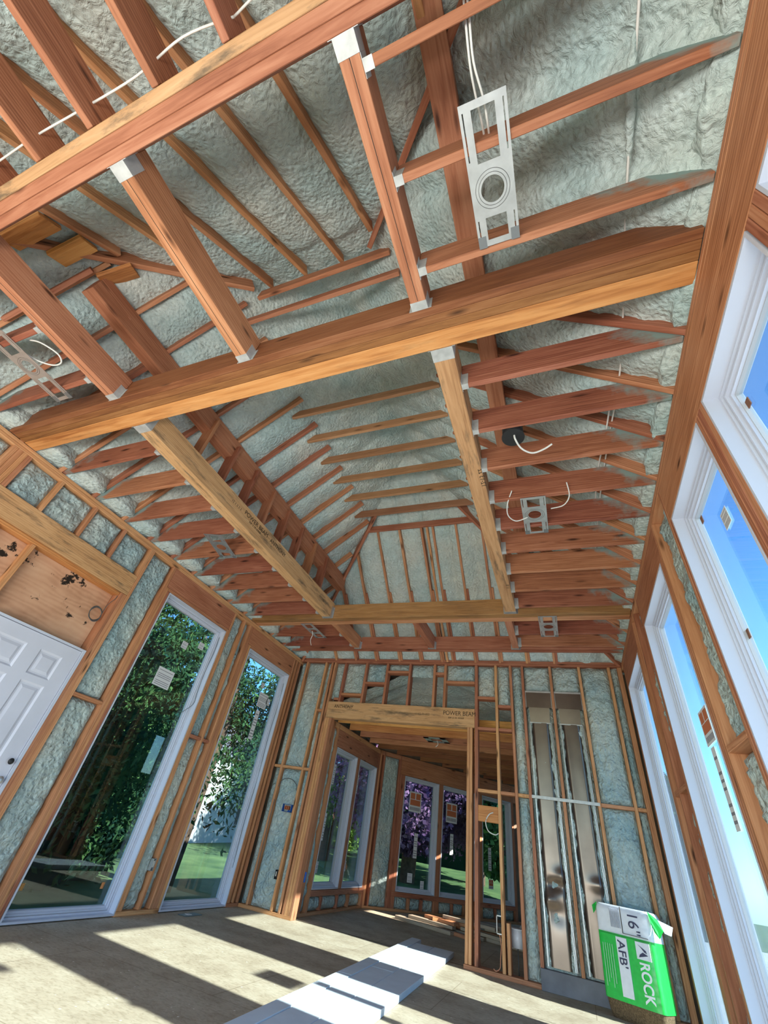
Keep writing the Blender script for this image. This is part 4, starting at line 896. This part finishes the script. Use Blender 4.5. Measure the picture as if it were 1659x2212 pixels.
sk = empty('sack', (-0.75, 9.0, 0.0), 'pale crumpled sack on the bay floor behind the bare studs', 'sack')
bm = bmesh.new(); bmesh.ops.create_icosphere(bm, subdivisions=4, radius=0.2)
for v in bm.verts: v.co *= 1 + 0.25 * noise.noise(v.co * 9); v.co.z = v.co.z * 0.9 + 0.17
me = bpy.data.meshes.new('sack_body'); bm.to_mesh(me); bm.free(); link('sack_body', me, plain('pale_cloth', (0.42, 0.38, 0.33), 0.9), Matrix.Translation((-0.75, 9.0, 0.0)), sk, True)

# ------------------------------------------------------------------ light mounting brackets
def bracket(x0, x1, y0, y1, z, label, tilt=0.0, roll=0.0, cy=None, mat=GALV):
    cx = (x0 + x1) / 2; w_ = (x1 - x0) / 2; L_ = (y1 - y0); cyy = (y0 + y1) / 2
    Rm = Matrix.Rotation(tilt, 3, 'X') @ Matrix.Rotation(roll, 3, 'Z')
    root = empty('light_bracket', (cx, cyy, z), label, 'light bracket', 'recessed light mounting plates', Rm)
    M = W[root.name]; t = 0.0012; c0 = (cy if cy is not None else 0.08 * L_)
    vs, fs = [], []
    def rect(a, b_, c_, d_):
        n = len(vs)
        for zz in (-t, t): vs.extend([(a, c_, zz), (b_, c_, zz), (b_, d_, zz), (a, d_, zz)])
        fs.extend([(n, n + 3, n + 2, n + 1), (n + 4, n + 5, n + 6, n + 7)] + [(n + i, n + (i + 1) % 4, n + 4 + (i + 1) % 4, n + 4 + i) for i in range(4)])
    H_ = L_ / 2; r = w_ * 0.53; cs = w_ * 0.97
    # side rails with slots
    rl = w_ * 0.50
    for sg in (-1, 1):
        a_, b_ = sorted((sg * w_, sg * (w_ - rl)))
        s0, s1 = (a_ + rl * 0.24, a_ + rl * 0.36) if sg < 0 else (a_ + rl * 0.64, a_ + rl * 0.76)
        for (p, q) in ((-H_, c0 - cs), (c0 + cs, H_)):
            if q - p < 0.05: rect(a_, b_, p, q); continue
            rect(a_, s0, p, q); rect(s1, b_, p, q); rect(s0, s1, p, p + (q - p) * 0.12); rect(s0, s1, q - (q - p) * 0.12, q)
    inn = w_ - rl
    rect(-inn, inn, -H_, -H_ + 0.028); rect(-inn, inn, H_ - 0.028, H_)
    rect(-inn, inn, c0 - cs - 0.012, c0 - cs); rect(-inn, inn, c0 + cs, c0 + cs + 0.012)
    # square with a round hole
    N = 40; n = len(vs)
    for zz in (-t, t):
        for i in range(N):
            th = 2 * math.pi * i / N; ca, sa = math.cos(th), math.sin(th); k_ = 1 / max(abs(ca), abs(sa))
            vs.append((r * ca, c0 + r * sa, zz)); vs.append((w_ * ca * k_, c0 + cs * sa * k_, zz))
    for i in range(N):
        j = (i + 1) % N; A_, B_, C_, D_ = n + 2 * i, n + 2 * i + 1, n + 2 * j + 1, n + 2 * j
        fs.append((A_, D_, C_, B_)); fs.append((A_ + 2 * N, B_ + 2 * N, C_ + 2 * N, D_ + 2 * N)); fs.append((A_, A_ + 2 * N, D_ + 2 * N, D_)); fs.append((B_, C_, C_ + 2 * N, B_ + 2 * N))
    mesh('plate', vs, fs, mat, M, root)
    for rad in (r * 1.22, r * 1.48):     # score rings
        P = [M @ Vector((rad * math.cos(i * math.pi / 24), c0 + rad * math.sin(i * math.pi / 24), -t)) for i in range(49)]
        tube('score_ring', P, 0.0013, GREYC, root, 5, False)
    m = MB()
    for sg in (-1, 1):
        m = MB(); m.box((sg * w_ * 0.8 - 0.02, sg * w_ * 0.8 + 0.02), (H_ - 0.05, H_ + 0.004), (-0.003, 0.004)); mesh('clip', m.v, m.f, CLIP, M, root)
    return root
bracket(-0.123, 0.077, 0.255, 0.815, 3.432, 'large silver light plate in the upper right near the camera', cy=0.045)
bracket(-3.62, -3.43, 0.33, 0.915, 3.432, 'silver light plate at the left edge above the crossbeam', cy=-0.02)
bracket(-3.66, -3.44, 2.80, 3.28, 3.425, 'silver light plate left of the printed beam', cy=0.02, roll=0.25)
bracket(-0.12, 0.085, 2.82, 3.34, 3.432, 'silver light plate between the red joists on the right', cy=-0.02)
bracket(-0.13, 0.09, 5.10, 5.72, 3.432, 'silver light plate just beyond the far crossbeam on the right', cy=0.0)
bracket(-3.64, -3.44, 5.18, 5.72, 3.432, 'silver light plate just beyond the far crossbeam on the left', cy=0.0)
bracket(-2.30, -1.90, 7.86, 8.06, 2.492, 'dull light plate on the bay room ceiling', cy=0.0, mat=GALV)
cn = empty('recessed_can', (-0.10, 2.12, 3.46), 'black recessed light can tucked beside a red joist', 'light')
cyl('can_housing', (-0.10, 2.12, 3.485), 0.075, 0.11, BLACK, cn); cyl('can_trim', (-0.10, 2.12, 3.43), 0.082, 0.008, BLACK, cn)
tag(tube('cable', [(-0.09, 2.10, 3.45), (-0.085, 2.11, 3.39), (-0.05, 2.18, 3.36), (0.02, 2.23, 3.35), (0.10, 2.22, 3.36), (0.16, 2.19, 3.37)], 0.007, CABLE), 'white cable tail hanging from the black can', 'cable')
tag(tube('cable', [(-0.045, -0.02, 3.70), (-0.045, 0.03, 3.50), (-0.05, 0.15, 3.47), (-0.045, 0.25, 3.50), (-0.035, 0.34, 3.52), (-0.03, 0.45, 3.60)], 0.005, CABLE), 'twin white cable dropping behind the large light plate, first', 'cable', 'cables behind the large plate')
tag(tube('cable', [(-0.03, -0.02, 3.70), (-0.03, 0.03, 3.50), (-0.035, 0.15, 3.465), (-0.015, 0.27, 3.48), (-0.01, 0.36, 3.50), (-0.01, 0.46, 3.60)], 0.005, CABLE), 'twin white cable dropping behind the large light plate, second', 'cable', 'cables behind the large plate')
tag(tube('cable', [(0.62, -0.9, 3.76), (0.61, 0.2, 3.72), (0.61, 0.9, 3.71), (0.64, 1.5, 3.73), (0.64, 2.0, 3.70), (0.60, 2.6, 3.72), (0.56, 3.3, 3.71), (0.55, 4.2, 3.73)], 0.006, CABLE), 'long white cable running above the right joists toward the far wall', 'cable')
tag(tube('cable', [(0.60, 2.02, 3.69), (0.59, 2.25, 3.70), (0.57, 2.5, 3.69), (0.53, 2.9, 3.70), (0.52, 3.6, 3.71)], 0.006, CABLE), 'second white cable beside the long one above the right joists', 'cable')
tag(tube('cable', [(-0.95, -0.30, 3.56), (-1.2, -0.33, 3.55), (-1.5, -0.31, 3.545), (-1.9, -0.32, 3.55), (-2.2, -0.33, 3.55), (-2.6, -0.33, 3.56), (-3.2, -0.34, 3.57)], 0.005, CABLE), 'white cable crossing the joists in the upper left', 'cable')
tag(tube('cable', [(-0.55, -0.28, 3.58), (-0.75, -0.32, 3.56), (-0.95, -0.30, 3.56)], 0.005, CABLE), 'white cable piece at the top edge beside the first joist', 'cable')
lp = [(-3.36, 0.46, 3.49), (-3.28, 0.50, 3.48), (-3.22, 0.60, 3.47), (-3.25, 0.66, 3.46), (-3.34, 0.66, 3.46), (-3.43, 0.60, 3.46), (-3.48, 0.52, 3.46)]
tag(tube('cable', lp, 0.006, CABLE), 'white cable loop over the left light plate', 'cable')
tag(tube('cable', [(-0.18, 2.78, 3.50), (-0.23, 2.86, 3.42), (-0.24, 2.98, 3.39), (-0.18, 3.06, 3.38), (-0.08, 3.05, 3.40)], 0.005, CABLE), 'white cable looping left of the right light plate', 'cable')
tag(tube('cable', [(0.26, 2.76, 3.50), (0.27, 2.84, 3.42), (0.22, 2.92, 3.39), (0.12, 2.96, 3.40)], 0.005, CABLE), 'white cable looping right of the right light plate', 'cable')
tag(tube('cable', [(-3.55, 5.42, 3.42), (-3.54, 5.44, 3.36), (-3.56, 5.45, 3.28), (-3.53, 5.46, 3.20)], 0.005, CABLE), 'wire tail hanging from the far left light plate', 'cable')
tag(tube('cable', [(-2.08, 7.93, 2.48), (-2.06, 7.92, 2.42), (-2.10, 7.92, 2.38)], 0.006, CABLE), 'wire tail hanging from the bay ceiling plate', 'cable')

for k, (p, q, R_) in enumerate((((0.585, -0.30, 3.735), (0.60, 0.16, 3.72), 0.030), ((0.60, 0.30, 3.72), (0.61, 0.80, 3.715), 0.024), ((0.64, 1.98, 3.70), (0.62, 2.30, 3.71), 0.016))):
    p, q = Vector(p), Vector(q); P = [p + (q - p) * (i / 20) + Vector((0.006 * noise.noise(Vector((i, k, 0)) * 1.7), 0, 0.004 * noise.noise(Vector((i, 5, k)) * 1.3))) for i in range(21)]
    rad = [R_ * (0.2 + 0.8 * math.sin(math.pi * min(1, (i / 20) * 1.0 + 0.02) ** 0.8)) * (1 + 0.35 * noise.noise(Vector((i * 1.9, k, 3)))) for i in range(21)]
    tag(tube('foam_drip', P, rad, FOAM, seg=10, smoothpts=False), 'pale foam drip stuck along the white cable, ' + ('nearest the camera', 'longest one', 'small far one')[k], 'foam drip', 'foam drips on the cable')
# ------------------------------------------------------------------ white foam boards on the floor
RB = Matrix.Translation((-1.43, 4.2, 0)) @ Matrix.Rotation(0.040, 4, 'Z')
def board(x0, x1, y0, y1, z0, z1, label):
    o = bx('foam_board', (x0, x1), (y0, y1), (z0, z1), XPS, None, 0.002, RB); tag(o, label, 'board', 'white boards on the floor'); return o
names = iter(['nearest', 'second', 'third', 'fourth', 'fifth', 'sixth'])
board(-0.245, 0.0, 0.30, 3.05, 0.002, 0.045, 'white board on the right side of the floor strip, far end')
board(-0.245, 0.0, -3.9, 0.29, 0.002, 0.045, 'white board on the right side of the floor strip, near piece')
board(-0.47, -0.25, 1.25, 3.02, 0.002, 0.045, 'white board in the middle of the floor strip, far end')
board(-0.47, -0.25, -2.2, 1.24, 0.002, 0.045, 'white board in the middle of the floor strip, near piece')
board(-0.60, -0.475, 0.72, 3.30, 0.002, 0.05, 'narrow white board on the left edge of the floor strip, far end')
board(-0.60, -0.475, -3.3, 0.71, 0.002, 0.05, 'narrow white board on the left edge of the floor strip, near piece')
# floor outlet
fo = empty('floor_outlet', (-4.30, 5.56, 0.0), 'small grey floor outlet plate near the second left window', 'outlet')
bx('plate', (-4.36, -4.24), (5.42, 5.71), (0.001, 0.006), plain('grey_plate', (0.10, 0.14, 0.16), 0.3), fo, 0.001); bx('socket', (-4.33, -4.27), (5.50, 5.56), (0.006, 0.010), PAPER, fo, 0.001)

# ------------------------------------------------------------------ bundle of mineral wool batts
TH = -0.42
BG = Matrix.Translation((0.09, 6.44, 0.0)) @ Matrix.Rotation(TH, 4, 'Z') @ Matrix.Rotation(math.radians(-3), 4, 'X')
bag = empty('insulation_bundle', (0.09, 6.44, 0.0), 'green and white wrapped bundle of mineral wool batts leaning in the right corner', 'insulation bundle')
BW, BD, BH = 0.53, 0.34, 0.80
def bag_skin(name, z0, z1, mat, inset=0.0, nz=14, caps=False, round_bottom=False):
    vs, fs = [], []; n = 64
    for k in range(nz + 1):
        v = k / nz; z = z0 + (z1 - z0) * v
        sh = inset + (0.02 * (1 - math.cos(max(0, (z - (BH - 0.05)) / 0.05) * math.pi / 2)) if z > BH - 0.05 else 0)
        if round_bottom: sh += 0.03 * (1 - min(1, v * 5)) ** 2
        for i in range(n):
            t = 2 * math.pi * i / n; ca, sa = math.cos(t), math.sin(t); e = 0.22
            x = BW / 2 + (BW / 2 - sh) * math.copysign(abs(ca) ** e, ca); y = BD / 2 + (BD / 2 - sh) * math.copysign(abs(sa) ** e, sa)
            w_ = 0.0025 * noise.noise(Vector((x * 9, y * 9, z * 38)))
            vs.append((x, y + w_ + 0.008 * noise.noise(Vector((x * 4, 2, z * 5))), z))
    for k in range(nz):
        for i in range(n): j = (i + 1) % n; fs.append((k * n + i, k * n + j, (k + 1) * n + j, (k + 1) * n + i))
    if caps: fs.append(tuple(range(n))[::-1]); fs.append(tuple(nz * n + i for i in range(n)))
    return mesh(name, vs, fs, mat, BG, bag, True)
bag_skin('batts', 0.0, 0.795, BATT, 0.008, 20, True, True)
bag_skin('green_wrap', 0.125, 0.585, GREEN, 0.0, 26)
bag_skin('white_wrap', 0.585, BH, FILM, 0.0, 14, True)
FR = lambda x, z, dy=-0.006: BG @ Vector((x, dy, z))
def bagtext(s, size, x, z, mat, st=1.0, bold=0.0):
    # reads downwards: text x axis = -z, text y axis = +x
    M = Matrix(((0, 1, 0, x), (0, 0, -1, -0.0165), (-1, 0, 0, z), (0, 0, 0, 1)))
    return text('lettering', s, size, BG @ M, mat, bag, st, bold)
def decal(x0, x1, z0, z1, mat, name='print', dy=-0.0075):
    m = MB(); m.box((x0, x1), (dy - 0.005, dy + 0.004), (z0, z1)); return mesh(name, m.v, m.f, mat, BG, bag)
decal(0.185, 0.285, 0.16, 0.565, FILM, 'white_band'); decal(0.365, 0.49, 0.445, 0.565, FILM, 'logo_patch')
decal(0.04, 0.50, 0.572, 0.578, DKGREEN, 'dark_line')
decal(0.26, 0.264, 0.60, 0.795, INK, 'box_line'); decal(0.26, 0.49, 0.598, 0.602, INK, 'box_line')
m = MB()
for k in range(7): m.box((0.155 + 0.014 * k, 0.160 + 0.014 * k), (-0.0140, -0.005), (0.63, 0.775))
mesh('small_print', m.v, m.f, plain('faint_print', (0.42, 0.43, 0.50), 0.6), BG, bag)
m = MB()
for k in range(5): m.box((0.05 + 0.022 * k, 0.056 + 0.022 * k), (-0.0140, -0.005), (0.20 + 0.03 * (k % 3), 0.50))
mesh('small_print', m.v, m.f, plain('pale_green_print', (0.30, 0.65, 0.35), 0.6), BG, bag)
CH = plain('charcoal_ink', (0.05, 0.05, 0.10), 0.5); WI = plain('white_ink', (0.80, 0.82, 0.85), 0.5)
bagtext('16"', 0.140, 0.330, 0.775, CH, 0.92, 0.0)
bagtext("AFB'", 0.098, 0.200, 0.545, CH, 1.05, 0.001)
bagtext('ROCK', 0.118, 0.385, 0.430, WI, 0.82, 0.003)
vs = [(x_, -0.0165, z_) for x_, q_, z_ in [(0.385, -0.013, 0.548), (0.455, -0.013, 0.512), (0.462, -0.013, 0.528 - 0.035), (0.440, -0.013, 0.50), (0.415, -0.013, 0.525),
      (0.470, -0.013, 0.480), (0.385, -0.013, 0.458), (0.395, -0.013, 0.478), (0.425, -0.013, 0.497)]]
mesh('mountain_logo', vs, [(0, 4, 3, 2, 1), (5, 6, 7, 8)], CH, BG, bag)
def flap(pts, mat, name='film_flap'):
    vs = [BG @ Vector(p) for p in pts] + [BG @ (Vector(p) + Vector((0, 0.004, 0.002))) for p in pts]; n = len(pts)
    fs = [tuple(range(n))[::-1], tuple(n + i for i in range(n))] + [(i, (i + 1) % n, n + (i + 1) % n, n + i) for i in range(n)]
    return mesh(name, vs, fs, mat, None, bag)
flap([(0.515, 0.02, 0.80), (0.58, 0.06, 0.76), (0.63, 0.03, 0.68), (0.60, -0.01, 0.62), (0.56, 0.0, 0.66), (0.53, 0.0, 0.74)], GREEN)
flap([(0.585, 0.07, 0.755), (0.70, 0.10, 0.725), (0.68, 0.08, 0.66), (0.64, 0.03, 0.67)], FILM)
flap([(-0.035, 0.03, 0.765), (0.02, 0.02, 0.80), (0.01, 0.0, 0.73), (-0.02, 0.01, 0.70)], GREEN)

# ------------------------------------------------------------------ outside
o = bx('ground', (-60, 60), (-40, 80), (-0.60, -0.50), GRASS, bev=0); o['kind'] = 'structure'; o['label'] = 'lawn outside'; o['category'] = 'ground'
gm = mesh('lawn_bank', [(-45, 13, -0.52), (1.5, 13, -0.52), (1.5, 30, 0.35), (-45, 30, 0.35), (-45, 60, 1.2), (1.5, 60, 1.2), (1.5, 13, -0.6), (1.5, 60, -0.6), (-45, 13, -0.6), (-45, 60, -0.6)], [(0, 1, 2, 3), (3, 2, 5, 4), (1, 6, 7, 5, 2), (8, 0, 3, 4, 9), (5, 7, 9, 4)], GRASS)
gm['kind'] = 'structure'; gm['label'] = 'lawn rising gently behind the bay windows'; gm['category'] = 'ground'
o = bx('driveway', (1.6, 30), (-20, 30), (-0.50, -0.46), PAVE, bev=0); o['kind'] = 'structure'; o['label'] = 'pale paving outside the right windows'; o['category'] = 'paving'
def tree(loc, h, r, mat, label, n=6500, leaf=0.11, conifer=True, seed=1, z0=0.1, cat='tree', group=None, name=None):
    rn = random.Random(seed); root = empty(name or ('conifer_tree' if conifer else 'broadleaf_tree'), loc, label, cat, group)
    vs, fs = [], []; L = Vector(loc)
    clumps = []
    for i in range(int(60 if conifer else 70)):
        u = rn.random(); zz = z0 + (1 - z0) * u
        R_ = r * ((1 - u) ** 0.8 + 0.06) if conifer else r * math.sqrt(max(0.05, 1 - (2 * u - 1) ** 2))
        t = rn.random() * 2 * math.pi; q = R_ * math.sqrt(rn.uniform(0.25, 1.0))
        clumps.append((Vector((q * math.cos(t), q * math.sin(t), zz * h)), R_ * rn.uniform(0.22, 0.42) + 0.12))
    for i in range(n):
        c_, cr = rn.choice(clumps)
        d_ = Vector((rn.gauss(0, 1), rn.gauss(0, 1), rn.gauss(0, 0.8))).normalized() * cr * rn.random() ** 0.4
        p = L + c_ + d_; s = leaf * rn.uniform(0.5, 1.4)
        a_ = Vector((rn.gauss(0, 1), rn.gauss(0, 1), rn.gauss(0, 1) - (0.6 if conifer else 0))).normalized(); b_ = a_.cross(Vector((rn.gauss(0, 1), rn.gauss(0, 1), rn.gauss(0, 1)))).normalized()
        k = len(vs); wd = s * (0.35 if conifer else 0.7)
        vs += [p - a_ * s * 0.5, p + b_ * wd * 0.5, p + a_ * s * 0.5, p - b_ * wd * 0.5]; fs.append((k, k + 1, k + 2, k + 3))
    mesh('foliage', vs, fs, mat, None, root)
    tube('trunk', [L, L + Vector((0.05, 0.03, h * 0.4)), L + Vector((0, 0, h * 0.9))], [r * 0.07 + 0.05, r * 0.05 + 0.04, 0.02], TRUNK, root)
    return root
tree((-8.3, 4.6, -0.5), 9.5, 2.6, LEAF, 'big dark conifer outside the first left window', n=60000, leaf=0.13, seed=2, z0=0.16)
tree((-8.4, 9.6, -0.5), 10.0, 2.7, LEAF, 'big conifer outside the second left window', n=60000, leaf=0.13, seed=3, z0=0.2)
tree((-12.0, 7.2, -0.5), 14.0, 3.6, LEAF, 'taller conifer standing behind the first two on the left', n=50000, leaf=0.16, seed=4, z0=0.12)
tree((-9.2, 1.4, -0.5), 9.0, 2.6, LEAF, 'conifer outside beyond the white door', n=14000, leaf=0.2, seed=5)
tree((-10.8, 22.0, -0.5), 7.5, 3.0, LEAF2, 'light green tree outside the left bay windows', n=22000, leaf=0.16, conifer=False, seed=6, z0=0.25)
tree((-6.3, 20.5, -0.5), 7.4, 3.6, MAPLE, 'purple-leaved maple seen through the angled bay window', n=30000, leaf=0.17, conifer=False, seed=7, z0=0.2)
tree((-4.2, 24.5, -0.5), 8.0, 3.2, MAPLE, 'purple maple behind the middle bay window', n=24000, leaf=0.18, conifer=False, seed=8, z0=0.25)
tree((-2.4, 20.5, -0.5), 8.0, 2.6, LEAF, 'dark green tree seen through the last bay window', n=16000, leaf=0.25, conifer=False, seed=9, z0=0.15)
tree((-13.5, 28.0, -0.5), 9.0, 4.5, LEAF2, 'yellow-green tree on the lawn behind the maples', n=12000, leaf=0.3, conifer=False, seed=10, z0=0.1)
tree((-25.0, 13.0, -0.5), 10.0, 5.0, LEAF, 'wide green tree far off to the left of the lawn', n=12000, leaf=0.32, conifer=False, seed=11, z0=0.1)
hs = empty('neighbour_house', (-17.5, 20.0, -0.5), 'white neighbouring house glimpsed through the conifers', 'house')
m = MB(); m.box((-20, -15.5), (16.8, 23.0), (-0.5, 3.1)); m.build('house_wall', SIDING, hs)
mesh('house_roof', [(-20.3, 16.4, 3.1), (-15.2, 16.4, 3.1), (-15.2, 23.4, 3.1), (-20.3, 23.4, 3.1), (-17.7, 16.4, 4.9), (-17.7, 23.4, 4.9)], [(0, 1, 4), (1, 2, 5, 4), (2, 3, 5), (3, 0, 4, 5), (0, 3, 2, 1)], ROOFM, None, hs)
m = MB(); m.box((-15.5, -15.46), (21.2, 22.2), (0.6, 1.9)); m.build('house_window', GREYC, hs)
def hedge(p0, p1, h, label, seed):  # hedges added to darken the view through the windows
    """added backdrop, dense evergreen hedge: a lumpy solid body with sprays of leaves"""
    root = empty('added_hedge', (*p0, -0.5), label, 'hedge'); rn = random.Random(seed)
    p0, p1 = Vector((*p0, -0.5)), Vector((*p1, -0.5)); d = (p1 - p0); L_ = d.length; d.normalize(); n_ = Vector((-d.y, d.x, 0))
    vs, fs = [], []; na, nr = int(L_ / 0.35), 26
    for i in range(na + 1):
        for k in range(nr + 1):
            th = math.pi * k / nr; x = L_ * i / na; hh = h * (0.85 + 0.25 * noise.noise(Vector((x * 0.5, seed, 0))))
            p = p0 + d * x + n_ * (1.4 * math.cos(th)) + Vector((0, 0, hh * max(0.0, math.sin(th)) ** 0.45)); q = p * 0.9
            p += (n_ * math.cos(th) + Vector((0, 0, math.sin(th)))) * (noise.noise(q) * 0.8 + noise.noise(q * 2.5) * 0.35)
            vs.append(p)
    for i in range(na):
        for k in range(nr): q = i * (nr + 1) + k; fs.append((q, q + 1, q + nr + 2, q + nr + 1))
    base = list(vs); mesh('hedge_body', vs, fs, HEDGE, None, root, True)
    vs, fs = [], []
    for i in range(16000):
        p = rn.choice(base) + Vector((rn.gauss(0, .22), rn.gauss(0, .22), rn.gauss(0, .22))); s_ = 0.2 * rn.uniform(0.5, 1.3)
        a_ = Vector((rn.gauss(0, 1), rn.gauss(0, 1), rn.gauss(0, 1))).normalized(); b_ = a_.cross(Vector((rn.gauss(0, 1), rn.gauss(0, 1), rn.gauss(0, 1)))).normalized(); k = len(vs)
        vs += [p - a_ * s_ * .5, p + b_ * s_ * .22, p + a_ * s_ * .5, p - b_ * s_ * .22]; fs.append((k, k + 1, k + 2, k + 3))
    mesh('foliage', vs, fs, LEAF, None, root)
hedge((-14.5, -8.0), (-14.5, 13.5), 7.0, 'tall dark hedge added behind the left conifers to darken the view', 3)
hedge((-23.5, 22.0), (-20.0, 31.0), 7.5, 'added dark hedge on the far left edge of the lawn', 4)
hedge((-19.0, 32.0), (6.0, 30.0), 7.0, 'added dark tree line hiding the bright horizon behind the lawn', 5)
hedge((-9.9, -6.0), (-10.4, 8.8), 1.5, 'added low dark hedge standing in for shaded ground outside the left windows', 6)  # added to darken the low view where the ground lies in shade
